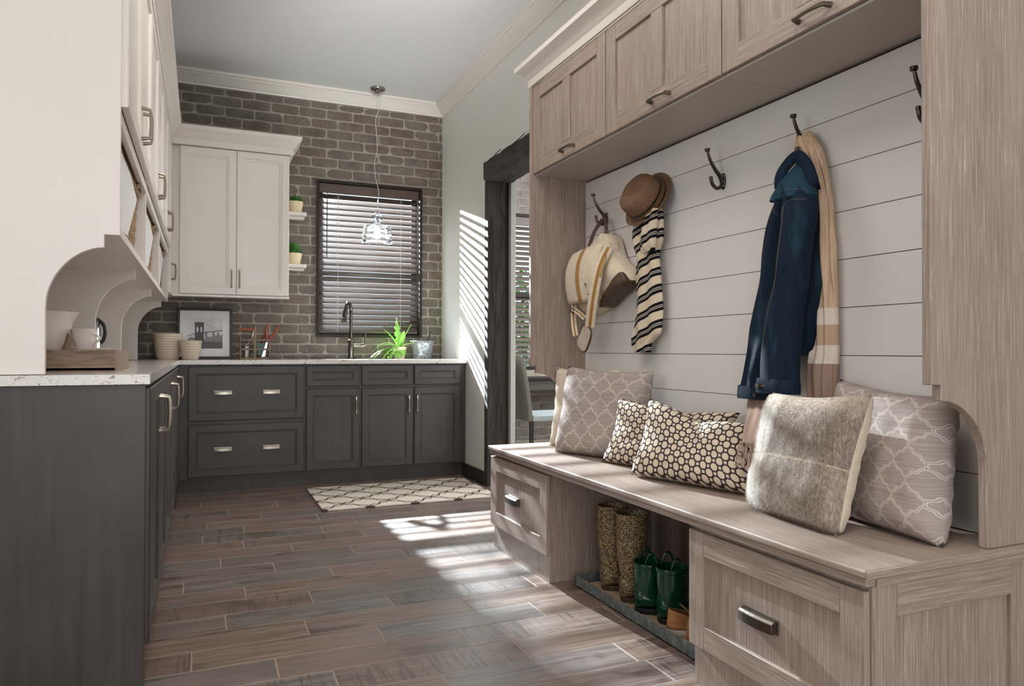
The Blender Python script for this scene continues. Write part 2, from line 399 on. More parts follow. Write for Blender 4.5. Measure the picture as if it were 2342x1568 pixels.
# ------------------------------------------------------------------ geometry helpers
def v3(*a): return Vector(a)
class G:
    def __init__(s): s.v, s.f, s.m, s.uv = [], [], [], []
    def add(s, vs, fs, mi=0):
        n = len(s.v); s.v += [tuple(p) for p in vs]; s.f += [tuple(i+n for i in q) for q in fs]; s.m += [mi]*len(fs); return s
    def box(s, x0, x1, y0, y1, z0, z1, mi=0):
        vs = [(x, y, z) for z in (z0, z1) for y in (y0, y1) for x in (x0, x1)]
        return s.add(vs, [(0, 2, 3, 1), (4, 5, 7, 6), (0, 1, 5, 4), (2, 6, 7, 3), (0, 4, 6, 2), (1, 3, 7, 5)], mi)
    def loft(s, loops, cap=True, closed=True, mi=0):
        n = len(loops[0]); vs = [p for l in loops for p in l]; fs = []
        for i in range(len(loops)-1):
            for j in range(n if closed else n-1):
                k = (j+1) % n; fs.append((i*n+j, i*n+k, (i+1)*n+k, (i+1)*n+j))
        if cap and closed: fs += [tuple(range(n))[::-1], tuple((len(loops)-1)*n+j for j in range(n))]
        return s.add(vs, fs, mi)
    def prism(s, poly, axis, a0, a1, mi=0):
        def P(p, a):
            return {'x': (a, p[0], p[1]), 'y': (p[0], a, p[1]), 'z': (p[0], p[1], a)}[axis]
        return s.loft([[P(p, a0) for p in poly], [P(p, a1) for p in poly]], mi=mi)
    def tube(s, path, r, seg=8, cap=True, mi=0, flat=None, ref=None, closed=False):
        path = [Vector(p) for p in path]; n = len(path)
        rs = r if isinstance(r, (list, tuple)) else [r]*n
        loops = []; up = Vector(ref) if ref else None
        for i, p in enumerate(path):
            a = path[(i-1) % n] if closed or i > 0 else p; b = path[(i+1) % n] if closed or i < n-1 else p
            d = (b-a); d = d.normalized() if d.length > 1e-9 else Vector((0, 0, 1))
            if up is None:
                up = Vector((0, 0, 1)) if abs(d.z) < .9 else Vector((1, 0, 0))
            w = d.cross(up)
            if w.length < 1e-6: w = d.cross(Vector((.3, .5, .8)))
            w.normalize(); u2 = w.cross(d).normalized()
            if ref is None: up = u2
            f1, f2 = (1, 1) if flat is None else flat
            loops.append([p+w*(cos(2*pi*k/seg)*rs[i]*f1)+u2*(sin(2*pi*k/seg)*rs[i]*f2) for k in range(seg)])
        if closed: loops.append(loops[0]); cap = False
        return s.loft(loops, cap, mi=mi)
    def lathe(s, prof, c=(0, 0, 0), seg=24, cap=True, mi=0, wob=None):
        loops = [[(c[0]+r*cos(2*pi*k/seg)*(1+(wob(k, z) if wob else 0)), c[1]+r*sin(2*pi*k/seg)*(1+(wob(k, z) if wob else 0)), c[2]+z) for k in range(seg)] for r, z in prof]
        return s.loft(loops, cap, mi=mi)
    def xf(s, mat):
        s.v = [tuple(mat @ Vector(p)) for p in s.v]; return s

def wloc(o):
    l = Vector((0, 0, 0))
    while o: l += o.location; o = o.parent
    return l
def mk(name, g, mats, parent=None, smooth=False, bevel=0, seg=2, sub=0, recalc=True, local=False, angle=40, uvs=None, solid=0):
    me = bpy.data.meshes.new(name)
    off = wloc(parent) if parent and not local else Vector((0, 0, 0))
    vs = [Vector(p)-off for p in g.v]
    org = Vector((0, 0, 0))
    me.from_pydata(vs, [], g.f)
    for m in (mats if isinstance(mats, (list, tuple)) else [mats]): me.materials.append(M[m])
    for p, q in zip(me.polygons, g.m): p.material_index = q
    if uvs:
        ul = me.uv_layers.new(name='UVMap')
        for lp in me.loops: ul.data[lp.index].uv = uvs[lp.vertex_index]
    if recalc:
        bm = bmesh.new(); bm.from_mesh(me); bmesh.ops.recalc_face_normals(bm, faces=bm.faces); bm.to_mesh(me); bm.free()
    if smooth:
        me.polygons.foreach_set('use_smooth', [True]*len(me.polygons))
        try: me.set_sharp_from_angle(angle=rad(angle))
        except Exception: pass
    o = bpy.data.objects.new(name, me); COL.objects.link(o)
    if parent: o.parent = parent
    if solid:
        b = o.modifiers.new('thick', 'SOLIDIFY'); b.thickness = solid; b.offset = 0
    if bevel:
        b = o.modifiers.new('bevel', 'BEVEL'); b.width = bevel; b.segments = seg; b.limit_method = 'ANGLE'; b.angle_limit = rad(35)
    if sub:
        b = o.modifiers.new('sub', 'SUBSURF'); b.levels = sub; b.render_levels = sub
    return o
def tag(o, label=None, cat=None, group=None, kind=None):
    if label: o['label'] = label
    if cat: o['category'] = cat
    if group: o['group'] = group
    if kind: o['kind'] = kind
    return o
def root(name, label, cat, loc=(0, 0, 0), group=None):
    o = bpy.data.objects.new(name, None); COL.objects.link(o); o.location = loc; o.empty_display_size = .05
    return tag(o, label, cat, group)
def struct(name, g, mats, **k):
    return tag(mk(name, g, mats, **k), kind='structure')

def lerp(a, b, t): return a+(b-a)*t
def rowinterp(rows, n):
    # Catmull-Rom resample of rows of numbers
    out = []; m = len(rows)
    for i in range(n+1):
        t = i/n*(m-1); k = min(int(t), m-2); f = t-k
        p0, p1, p2, p3 = rows[max(k-1, 0)], rows[k], rows[k+1], rows[min(k+2, m-1)]
        out.append([.5*((2*b)+(-a+c)*f+(2*a-5*b+4*c-d)*f*f+(-a+3*b-3*c+d)*f**3) for a, b, c, d in zip(p0, p1, p2, p3)])
    return out
def sweep(g, prof, path, side=1, mi=0):
    # prof: [(out, z)], path: [(x, y)] ; out is measured to the left of travel * side, mitred at corners
    n = len(path); P = [Vector((x, y)) for x, y in path]; loops = []
    for i in range(n):
        d1 = (P[i]-P[i-1]).normalized() if i > 0 else (P[1]-P[0]).normalized()
        d2 = (P[i+1]-P[i]).normalized() if i < n-1 else d1
        n1, n2 = Vector((-d1.y, d1.x)), Vector((-d2.y, d2.x))
        m = (n1+n2).normalized(); k = 1/max(m.dot(n1), .2)
        loops.append([(P[i].x+m.x*o*k*side, P[i].y+m.y*o*k*side, z) for o, z in prof])
    return g.loft(loops, mi=mi)

# frames for fronts: F(a, b, n) -> world ; a across, b up, n outward
def F_back(y): return lambda a, b, n: (a, y-n, b)          # faces the camera (-Y)
def F_left(x): return lambda a, b, n: (x+n, a, b)          # on the left run, faces +X
def F_right(x): return lambda a, b, n: (x-n, a, b)         # on the right run, faces -X
def fbox(g, F, a0, a1, b0, b1, n0, n1, mi=0):
    vs = [F(a, b, n) for n in (n0, n1) for b in (b0, b1) for a in (a0, a1)]
    return g.add(vs, [(0, 2, 3, 1), (4, 5, 7, 6), (0, 1, 5, 4), (2, 6, 7, 3), (0, 4, 6, 2), (1, 3, 7, 5)], mi)
def ring_front(parent, F, a0, a1, b0, b1, t, st, mats, name='door', pname='panel', drop=.009, bead=.012, horiz=False):
    # mitred frame with a bead moulding round a recessed panel
    g = G(); rings = [(0, 0), (0, t-.004), (.004, t), (st, t), (st+.003, t-.005), (st+bead-.004, t-.005), (st+bead, t-drop), (st+bead+.001, t-drop-.004)]
    loops = [[F(a, b, n) for a, b in ((a0+i, b0+i), (a1-i, b0+i), (a1-i, b1-i), (a0+i, b1-i))] for i, n in rings]
    g.loft(loops, cap=False)
    d = mk(name, g, mats[1] if horiz else mats[0], parent)
    g = G(); i = st+bead-.003; fbox(g, F, a0+i, a1-i, b0+i, b1-i, 0, t-drop)
    mk(pname, g, mats[1] if horiz else mats[0], d)
    return d
def shaker(parent, F, a0, a1, b0, b1, t, st, name='door', mull=None, mats=('oak_z', 'oak_y'), drop=.010, low=None):
    g = G(); lo = low or st
    fbox(g, F, a0, a0+st, b0, b1, 0, t); fbox(g, F, a1-st, a1, b0, b1, 0, t)
    fbox(g, F, a0+st, a1-st, b0, b0+lo, 0, t, 1); fbox(g, F, a0+st, a1-st, b1-st, b1, 0, t, 1)
    if mull: fbox(g, F, mull-st/2, mull+st/2, b0+lo, b1-st, 0, t)
    d = mk(name, g, mats, parent, bevel=.0018, seg=1)
    spans = [(a0+st, a1-st)] if not mull else [(a0+st, mull-st/2), (mull+st/2, a1-st)]
    for s0, s1 in spans:
        g = G(); fbox(g, F, s0-.002, s1+.002, b0+lo-.002, b1-st+.002, 0, t-drop); mk('panel', g, mats[0], d)
    return d
def pull(parent, F, a, b, L, vert, n0, proj=.03, r=.0055, mat='pewter', bow=.25, name='handle'):
    # arched bar handle on two flared feet
    P = []
    for i in range(13):
        s = -1+2*i/12; e = abs(s)
        n = n0+proj*(1-.12*e*e*bow*4) if e < .86 else None
        if n is None: n = n0+proj*(1-.12*.74*bow*4)*max(0, (1-e)/.14)
        q = s*L/2 if e < .86 else math.copysign(L/2*(.86+.05*(e-.86)/.14), s)
        P.append(F(a, b+q, n) if vert else F(a+q, b, n))
    rr = [r*1.5, r*1.15]+[r*(1+.35*abs(-1+2*i/12)**2) for i in range(2, 11)]+[r*1.15, r*1.5]
    g = G().tube(P, rr, 8)
    return mk(name, g, mat, parent, smooth=True)
def block_pull(parent, F, a, b, L, h, n0, mat, name='handle', proj=.026):
    g = G(); loops = []
    for i in range(7):
        s = -1+2*i/6; n1 = n0+proj*(1-.18*s*s)
        hh = h/2*(1-.06*abs(s))
        loops.append([F(a+s*L/2, b-hh, n0+.004), F(a+s*L/2, b-hh, n1), F(a+s*L/2, b+hh*.6, n1), F(a+s*L/2, b+hh, n1-.008), F(a+s*L/2, b+hh, n0+.004)])
    g.loft(loops); fbox(g, F, a-L/2-.002, a+L/2+.002, b-h/2-.002, b+h/2+.002, n0-.001, n0+.004)
    return mk(name, g, mat, parent, bevel=.0015)

XR, XL, D, CEIL = 1.911, -.80, 6.004, 3.10

# ================================================================== THE SETTING
# ---- floor: grout bed + individual plank tiles
flo = struct('floor', G().box(-2.6, 5.0, -2.6, 6.6, -.06, -.0008), 'grout')
ROWS = {2.2785: .22, 2.4352: -.025, 2.5919: .348, 2.7486: .085, 2.9053: .406, 3.062: .167, 3.2187: -.065, 3.3754: .307, 3.5321: .085,
        4.0022: .612, 4.1589: .218, 2.1218: .375, 1.9651: .677, 3.6888: .42, 3.8455: .20, 4.3156: .03, 4.4723: .33, 4.629: .15, 4.7857: .45, 4.9424: .0, 5.0991: .25, 5.2558: .52, 1.8084: .1, 1.6517: .4, 1.495: .2}
PL, PW = .6035, .1567
pmesh = {}
def plank(x0, x1, y0, y1):
    w, h = round(x1-x0, 4), round(y1-y0, 4)
    if (w, h) not in pmesh:
        g = G().box(-w/2+.0024, w/2-.0024, -h/2+.0020, h/2-.0020, -.012, 0)
        o = mk('plank', g, 'plank', bevel=.0012, seg=1); pmesh[(w, h)] = o.data
    else:
        o = bpy.data.objects.new('plank', pmesh[(w, h)]); COL.objects.link(o)
        b = o.modifiers.new('bevel', 'BEVEL'); b.width = .0012; b.segments = 1
    o.location = ((x0+x1)/2, (y0+y1)/2, 0); o.parent = flo
for y0, ph in sorted(ROWS.items()):
    x = ph-PL*2
    while x < 1.88:
        a, b = max(x, -.20), min(x+PL, 1.911)
        if b-a > .03: plank(a, b, y0, y0+PW)
        x += PL
# rest of the floor out of view, same tile in long boards
g = G()
for (xa, xb, ya, yb) in ((-2.6, 1.911, -2.6, 1.495), (2.05, 5, 2.8, 6.4), (-2.6, -.2, 1.495, 2.3)):
    y = ya
    k = 0
    while y < yb-.02:
        x = xa-(k % 3)*.2
        while x < xb:
            a, b = max(x, xa), min(x+PL, xb)
            if b-a > .02: g.box(a+.002, b-.002, y+.002, min(y+PW, yb)-.002, -.012, 0)
            x += PL
        y += PW; k += 1
o = mk('plank_field', g, 'plank', flo); o['kind'] = 'stuff'

struct('ceiling', G().box(-2.6, 5.0, -2.6, 6.6, CEIL, CEIL+.1), 'ceiling_paint')

# ---- back wall with the window hole, and its bricks
WX0, WX1, WZ0, WZ1 = .844, 1.727, 1.090, 2.371
YM = D+.007
g = G()
g.box(XL-.15, WX0, YM, YM+.16, 0, CEIL).box(WX1, XR+.13, YM, YM+.16, 0, CEIL).box(WX0, WX1, YM, YM+.16, 0, WZ0).box(WX0, WX1, YM, YM+.16, WZ1, CEIL)
wb = struct('wall_back', g, 'mortar')
def brick_mesh(w, h, d=.03, seed=0):
    rnd = random.Random(seed); nx, nz = 5, 2
    g = G(); j = .0016; vs = []; fs = []
    for i in range(nz+1):
        for k in range(nx+1):
            ex = k in (0, nx); ez = i in (0, nz)
            x = -w/2+w*k/nx+rnd.uniform(-j, j)*(1 if not ex else .8); z = -h/2+h*i/nz+rnd.uniform(-j, j)
            y = rnd.uniform(-.0025, .002)+(.004 if (ex or ez) else 0)+(.004 if ex and ez else 0)
            if ex and ez: x *= .994; z *= .96
            vs.append((x, y, z))
    for i in range(nz):
        for k in range(nx): a = i*(nx+1)+k; fs.append((a, a+1, a+nx+2, a+nx+1))
    per = list(range(nx+1))+[i*(nx+1)+nx for i in range(1, nz+1)]+[nz*(nx+1)+k for k in range(nx-1, -1, -1)]+[i*(nx+1) for i in range(nz-1, 0, -1)]
    n = len(vs); vs += [(vs[p][0]*1.01, d, vs[p][2]*1.01) for p in per]; m = len(per)
    for q in range(m): fs.append((per[q], per[(q+1) % m], n+(q+1) % m, n+q))
    return g.add(vs, fs)
bvar = {}
def brick(x0, x1, z0, z1, y, parent, mat='brick'):
    w, h = x1-x0, z1-z0
    full = abs(w-.2045) < .002 and abs(h-.0672) < .002
    key = (mat, random.randrange(7)) if full else None
    if key in bvar and full:
        o = bpy.data.objects.new('brick', bvar[key]); COL.objects.link(o)
    else:
        o = mk('brick', brick_mesh(w, h, seed=random.random()), mat, smooth=True, angle=60)
        if full: bvar[key] = o.data
    o.location = ((x0+x1)/2, y+random.uniform(-.002, .0015), (z0+z1)/2); o.parent = parent
BP, BH = .2155, .0797
def brickwork(xa, xb, za, zb, y, parent, holes, hidden, mat, ph=(-.150, -.0575), zb0=.879):
    k = int(math.floor((za-zb0)/BH))
    while zb0+k*BH < zb:
        z0 = zb0+k*BH; z1 = z0+.0672
        x = ph[0 if k % 2 else 1]-BP*30
        while x < xb:
            segs = [(max(x, xa), min(x+.2045, xb), max(z0, za), min(z1, zb))]
            for hx0, hx1, hz0, hz1 in holes:
                out = []
                for a, b, c, d in segs:
                    if b <= hx0 or a >= hx1 or d <= hz0 or c >= hz1: out.append((a, b, c, d)); continue
                    if a < hx0: out.append((a, hx0-.004, c, d))
                    if b > hx1: out.append((hx1+.004, b, c, d))
                    if c < hz0: out.append((max(a, hx0), min(b, hx1), c, hz0-.004))
                    elif d > hz1: out.append((max(a, hx0), min(b, hx1), hz1+.004, d))
                segs = out
            for a, b, c, d in segs:
                if b-a < .018 or d-c < .015: continue
                if any(a >= q[0] and b <= q[1] and c >= q[2] and d <= q[3] for q in hidden): continue
                brick(a, b, c, d, y, parent, mat)
            x += BP
        k += 1
brickwork(-.62, XR-.004, .916, 2.995, D, wb, [(WX0, WX1, WZ0, WZ1)], [(-.70, .60, 1.39, 2.46)], 'brick')

# ---- right wall (doorway 3.78 - 4.95) and mudroom shiplap on it
g = G(); T = .13
g.box(XR, XR+T, -2.6, 3.70, 0, CEIL).box(XR, XR+T, 4.955, D+.17, 0, CEIL).box(XR, XR+T, 3.70, 4.955, 2.30, CEIL)
struct('wall_right', g, 'wall_paint')
g = G(); g.box(XL-.12, XL, 2.36, D+.17, 0, CEIL).box(-2.6, XL-.12, 2.36, 2.46, 0, CEIL)
struct('wall_left', g, 'wall_paint')
g = G(); g.box(-2.6, -2.5, -2.6, 2.36, 0, CEIL)
struct('wall_side', g, 'wall_paint')
g = G()
for (a, b, c, d) in ((.65, 2.15, .75, .80), (.65, 2.15, 2.30, 2.35), (.65, .70, .80, 2.30), (2.10, 2.15, .80, 2.30)): g.box(-2.499, -2.46, a, b, c, d)
struct('side_fill_frame', g, 'trim_paint', bevel=.003)  # unseen frame added for the side fill; the wall behind it is solid
g = G(); g.box(-2.6, -1.6, -2.3, -2.2, 0, CEIL).box(1.85, 2.05, -2.3, -2.2, 0, CEIL).box(-1.6, 1.85, -2.3, -2.2, 2.55, CEIL)
struct('wall_rear', g, 'wall_paint')
XS = 1.870
sh = struct('wall_shiplap', G().box(XS+.012, XR-.001, 1.19, 3.376, .50, 1.90), 'dark_frame')
zj = [.50, .657, .8145, .972, 1.127, 1.2835, 1.440, 1.5955, 1.752, 1.895]
for a, b in zip(zj[:-1], zj[1:]):
    z0, z1 = .987+(a-.987)*.9785, .987+(b-.987)*.9785
    mk('board', G().box(XS, XS+.014, 1.19, 3.376, z0+.0011, z1-.0011), 'shiplap_paint', sh, bevel=.0008, seg=1)

# ---- ceiling fixtures added out of view to house the fill lamps
simple('diffuser', (240, 238, 232), .5)
for yy, w in ((2.9, 'over the middle of the room'), (.6, 'behind the camera')):
    r = root('ceiling_fill_fixture', 'added unseen ceiling fill light '+w, 'ceiling light', (.55, yy, 3.04), 'added ceiling fill lights')
    mk('frame', G().box(-.02, 1.12, yy-.42, yy-.402, 3.04, CEIL-.001).box(-.02, 1.12, yy+.402, yy+.42, 3.04, CEIL-.001).box(-.02, -.002, yy-.402, yy+.402, 3.04, CEIL-.001).box(1.102, 1.12, yy-.402, yy+.402, 3.04, CEIL-.001), 'trim_paint', r)
    mk('diffuser', G().box(-.002, 1.102, yy-.402, yy+.402, 3.045, 3.06), 'diffuser', r)
# ---- crown, baseboard
prof = [(0, 3.0), (.012, 3.0), (.014, 3.010), (.022, 3.016), (.034, 3.030), (.056, 3.052), (.076, 3.066), (.080, 3.074), (.092, 3.078), (.094, 3.099), (0, 3.099)]
g = G(); sweep(g, prof, [(XL, 6.0), (XR, 6.0), (XR, -2.2)], side=-1)
tag(mk('trim_1', g, 'trim_paint', smooth=True, angle=25), kind='structure')
struct('baseboard_right', G().box(XR-.014, XR-.0005, 4.955, 5.43, 0, .10).box(XR-.018, XR-.0005, 4.955, 5.43, 0, .02), 'baseboard_wood', bevel=.003)

# ---- window over the sink
g = G(); fr = .022
for (a, b, c, d) in ((WX0, WX1, WZ1-fr, WZ1), (WX0, WX1, WZ0, WZ0+fr), (WX0, WX0+fr, WZ0+fr, WZ1-fr), (WX1-fr, WX1, WZ0+fr, WZ1-fr)):
    g.box(a, b, 5.990, 6.15, c, d)
win = struct('window_1', g, 'dark_frame', bevel=.002)
ix0, ix1, iz0, iz1 = WX0+fr, WX1-fr, WZ0+fr, WZ1-fr
g = G()
for (a, b, c, d) in ((ix0, ix1, iz1-.045, iz1), (ix0, ix1, iz0, iz0+.05), (ix0, ix0+.045, iz0+.05, iz1-.045), (ix1-.045, ix1, iz0+.05, iz1-.045), (ix0+.045, ix1-.045, 1.665, 1.715)):
    g.box(a, b, 6.105, 6.145, c, d)
mk('sash', g, 'dark_frame', win, bevel=.003)
mk('pane', G().box(ix0+.04, ix1-.04, 6.124, 6.127, 1.71, iz1-.04), 'window_glass', win)
mk('pane', G().box(ix0+.04, ix1-.04, 6.124, 6.127, iz0+.045, 1.67), 'window_glass', win)

def blind(label, x0, x1, z0, z1, y, tilt, pitch, slat_mat, val_mat, val_h=.078, wand=True, name='window_blind'):
    r = root(name, label, 'blind', ((x0+x1)/2, y, z0))
    mk('valance', G().box(x0-.006, x1+.006, y-.040, y-.026, z1-val_h, z1), val_mat, r, bevel=.003)
    mk('headrail', G().box(x0, x1, y-.024, y+.026, z1-.045, z1-.002), val_mat, r)
    z = z1-val_h-.020; me = None
    while z > z0+.045:
        if me is None:
            g = G(); n = 5; lo = []
            for xx in (x0, x1):
                top = []; bot = []
                for i in range(n):
                    s = -1+2*i/(n-1); c = .0018*(1-s*s)
                    top.append((s*.0255, c+.0014)); bot.append((s*.0255, c-.0014))
                lo.append([(xx-(x0+x1)/2, p[0]*cos(tilt)-p[1]*sin(tilt), p[0]*sin(tilt)+p[1]*cos(tilt)) for p in top+bot[::-1]])
            g.loft(lo); o = mk('slat', g, slat_mat, r, local=True, smooth=True, angle=30); me = o.data
        else:
            o = bpy.data.objects.new('slat', me); COL.objects.link(o); o.parent = r
        o.location = (0, 0, z-z0); z -= pitch
    mk('bottom_rail', G().box(x0, x1, y-.026, y+.026, z0+.010, z0+.030), val_mat, r, bevel=.003)
    for f in (.18, .82) if x1-x0 < 1.0 else (.12, .5, .88):
        xx = lerp(x0, x1, f)
        mk('ladder_cord', G().tube([(xx, y-.027, z1-.05), (xx, y-.027, z0+.02)], .0012, 5), 'cord', r)
        mk('ladder_cord', G().tube([(xx, y+.027, z1-.05), (xx, y+.027, z0+.02)], .0012, 5), 'cord', r)
    if wand:
        mk('tilt_wand', G().tube([(x0+.055, y-.046, z1-val_h), (x0+.055, y-.046, z1-val_h-.53)], .004, 6), 'black', r)
    return r
blind('brown wooden slat blind tilted half open over the sink', ix0+.008, ix1-.008, iz0, iz1-.004, 6.050, rad(57), .0452, 'blind_slat', 'blind_valance')

# ---- doorway: carved post, rough beam, pale casing behind
g = G(); PX0, PX1, PY = 1.900, 2.040, 4.885
g.box(PX0, PX1, PY, 4.955, 0, 2.22)
post = tag(mk('trim_2', g, 'timber_z', bevel=.006), kind='structure')
rnd = random.Random(5)
g = G()
for i in range(26):
    x = lerp(PX0+.008, PX1-.008, rnd.random()); z = rnd.uniform(.05, 2.0); P = []; L_ = rnd.uniform(.18, .45); ph = rnd.random()*6; am = rnd.uniform(.008, .022)
    for k in range(10):
        q = k/9; P.append((min(max(x+am*sin(ph+q*4.5), PX0+.003), PX1-.003), PY-.0005, z+q*L_))
    g.tube(P, [.0006]+[.0042]*8+[.0006], 5, flat=(1, .6))
mk('carved_ridge', g, 'timber_z', post, smooth=True)
# beam: rough hewn, chamfered
prof = [(1.876, 2.235), (1.884, 2.216), (1.91, 2.212), (2.082, 2.215), (2.082, 2.36), (1.90, 2.363), (1.880, 2.352), (1.873, 2.30)]
rows = []
N_ = 26
for i in range(N_+1):
    y = lerp(4.925, 3.55, i/N_); rnd2 = random.Random(i)
    rows.append([(a+(.004*sin(i*1.7+k*2)+rnd2.uniform(-.003, .003)), y, b+.004*sin(i*.9+k)+rnd2.uniform(-.0025, .0025)) for k, (a, b) in enumerate(prof)])
beam = tag(mk('trim_3', G().loft(rows), 'timber_y', smooth=True, angle=50, bevel=.004), kind='structure')
g = G()
for i in range(12):
    y = rnd.uniform(3.9, 4.85); z = rnd.uniform(2.235, 2.345); L_ = rnd.uniform(.1, .35)
    g.tube([(1.874+.002*sin(k), y-L_*k/6, z+.03*k/6*rnd.uniform(.6, 1)) for k in range(7)], [.0005]+[.0028]*5+[.0005], 5)
mk('hewn_ridge', g, 'timber_y', beam, smooth=True)
g = G(); g.box(2.040, 2.078, 4.92, 4.96, 0, 2.3); tag(mk('trim_4', g, 'dark_frame'), kind='structure')
simple('casing_pale', (206, 204, 198), .5, var=(20, 6))
g = G(); g.box(2.078, 2.116, 4.875, 5.02, 0, 2.26); tag(mk('trim_5', g, 'casing_pale', bevel=.002), kind='structure')

# ---- neighbouring room
AY = 6.40
W2 = (2.50, 3.50, .80, 2.31)
g = G(); g.box(2.04, W2[0], AY+.01, AY+.17, 0, CEIL).box(W2[1], 5.0, AY+.01, AY+.17, 0, CEIL).box(W2[0], W2[1], AY+.01, AY+.17, 0, W2[2]).box(W2[0], W2[1], AY+.01, AY+.17, W2[3], CEIL)
wa = struct('wall_study', g, 'mortar')
brickwork(2.62, 3.30, .12, 2.75, AY, wa, [W2, (2.5, 3.5, .700, .80)], [], 'brick_pale', ph=(2.72, 2.61))
mk('sill_course', G().box(2.45, 3.55, AY-.05, AY+.02, .600, .655), 'paving', wa, bevel=.006)
g = G(); g.box(4.9, 5.0, 2.7, 6.4, 0, CEIL).box(2.04, 5, 2.7, 2.8, 0, CEIL).box(2.045, 2.13, 5.02, 6.4, 0, CEIL)
struct('wall_study_side', g, 'wall_paint')
g = G()
for (a, b, c, d) in ((W2[0], W2[1], W2[3]-.03, W2[3]), (W2[0], W2[1], W2[2], W2[2]+.03), (W2[0], W2[0]+.03, W2[2]+.03, W2[3]-.03), (W2[1]-.03, W2[1], W2[2]+.03, W2[3]-.03), (W2[0]+.03, W2[1]-.03, 1.50, 1.55)):
    g.box(a, b, AY, AY+.12, c, d)
w2 = struct('window_2', g, 'dark_frame', bevel=.003)
mk('pane', G().box(W2[0]+.02, W2[1]-.02, AY+.09, AY+.094, W2[2]+.02, W2[3]-.02), 'window_glass', w2)
blind('pale brown slat blind in the room beyond the doorway', W2[0]+.035, W2[1]-.035, W2[2]+.03, W2[3]-.032, AY+.045, rad(48), .049, 'blind_pale', 'blind_pale', val_h=.085, wand=False)
# outdoors: paving, lawn and shrubs seen between the slats
struct('ground', G().box(-14, 22, 6.6, 30, -.25, -.15), 'lawn')
def shrub(label, x, y, h, w, n, seed):
    rnd = random.Random(seed); r = root('garden_shrub', label, 'shrub', (x, y, -.15), 'shrubs outside the windows')
    g = G()
    for i in range(n):
        th, ph, rr = rnd.uniform(0, 2*pi), math.acos(rnd.uniform(-1, 1)), rnd.random()**.4
        c = Vector((x+w*rr*sin(ph)*cos(th), y+w*.7*rr*sin(ph)*sin(th), h*.55+h*.45*rr*cos(ph)))
        a = Vector((rnd.gauss(0, 1), rnd.gauss(0, 1), rnd.gauss(0, 1))).normalized(); b = a.cross(Vector((rnd.gauss(0, 1), rnd.gauss(0, 1), rnd.gauss(0, 1)))).normalized(); s = rnd.uniform(.05, .11)
        g.add([c-a*s, c+b*s*.45, c+a*s, c-b*s*.45], [(0, 1, 2, 3)])
    f = mk('foliage', g, 'leaf_garden', r, recalc=False); f['kind'] = 'stuff'
    mk('stem', G().tube([(x, y, -.15), (x+.05, y, h*.5)], [.06, .03], 6), 'wood_brown', r)
shrub('tall leafy green shrub outside the far room window', 4.9, 10.6, 2.3, 1.5, 1500, 1)
shrub('low spreading green shrub outside the far room window', 2.4, 8.4, 1.3, 1.1, 900, 2)

# ================================================================== LEFT RUN: base cabinets, hutch
MODS = [(2.398, 3.440), (3.440, 4.482), (4.482, 5.366)]
nm = ['nearest to the doorless end panel', 'in the middle of the left run', 'beside the inside corner']
for k, (y0, y1) in enumerate(MODS):
    r = root('base_cabinet', 'dark stained base cabinet on the left, '+nm[k], 'cabinet', (-.47, (y0+y1)/2, 0), 'dark base cabinets along the left wall')
    g = G(); g.box(-.795, -.158, y0, y1, .105, .884, 0).box(-.795, -.225, y0, y1, 0, .105, 0)
    mk('body', g, 'stain_z', r)
    if k == 0: mk('end_panel', G().box(-.795, -.152, 2.382, 2.398, 0, .884), 'stain_z', r, bevel=.0015)
    ym = (y0+y1)/2; F = F_left(-.158)
    for a, b, hs in ((y0+.004, ym-.002, ym-.035), (ym+.002, y1-.004, ym+.035)):
        d = ring_front(r, F, a, b, .115, .872, .019, .055, ('stain_z', 'stain_y'))
        pull(d, F, hs, .757, .135, True, .019, .032, .0055, 'pewter')
# countertop (L-shaped) with the sink cut-out
SX0, SX1, SY0, SY1 = .86, 1.36, 5.46, 5.82
g = G(); c0, c1 = .885, .914
g.box(-.795, -.140, 2.370, 5.35, c0, c1).box(-.795, SX0, 5.35, D-.004, c0, c1).box(SX1, XR-.002, 5.35, D-.004, c0, c1).box(SX0, SX1, 5.35, SY0, c0, c1).box(SX0, SX1, SY1, D-.004, c0, c1)
tag(mk('countertop', g, 'quartz'), 'L-shaped speckled pale quartz countertop over the dark cabinets', 'countertop')
r = root('sink', 'stainless steel undermount sink below the window', 'sink', ((SX0+SX1)/2, 5.64, .74))
g = G(); b = .72
g.box(SX0-.012, SX0, SY0-.012, SY1+.012, b, c0-.0005).box(SX1, SX1+.012, SY0-.012, SY1+.012, b, c0-.0005).box(SX0, SX1, SY0-.012, SY0, b, c0-.0005).box(SX0, SX1, SY1, SY1+.012, b, c0-.0005).box(SX0-.012, SX1+.012, SY0-.012, SY1+.012, b-.006, b)
mk('basin', g, 'steel', r); mk('drain', G().lathe([(.0, .002), (.04, .002), (.042, 0), (.0, 0)][::-1], (1.11, 5.64, b), 20), 'nickel', r, smooth=True)

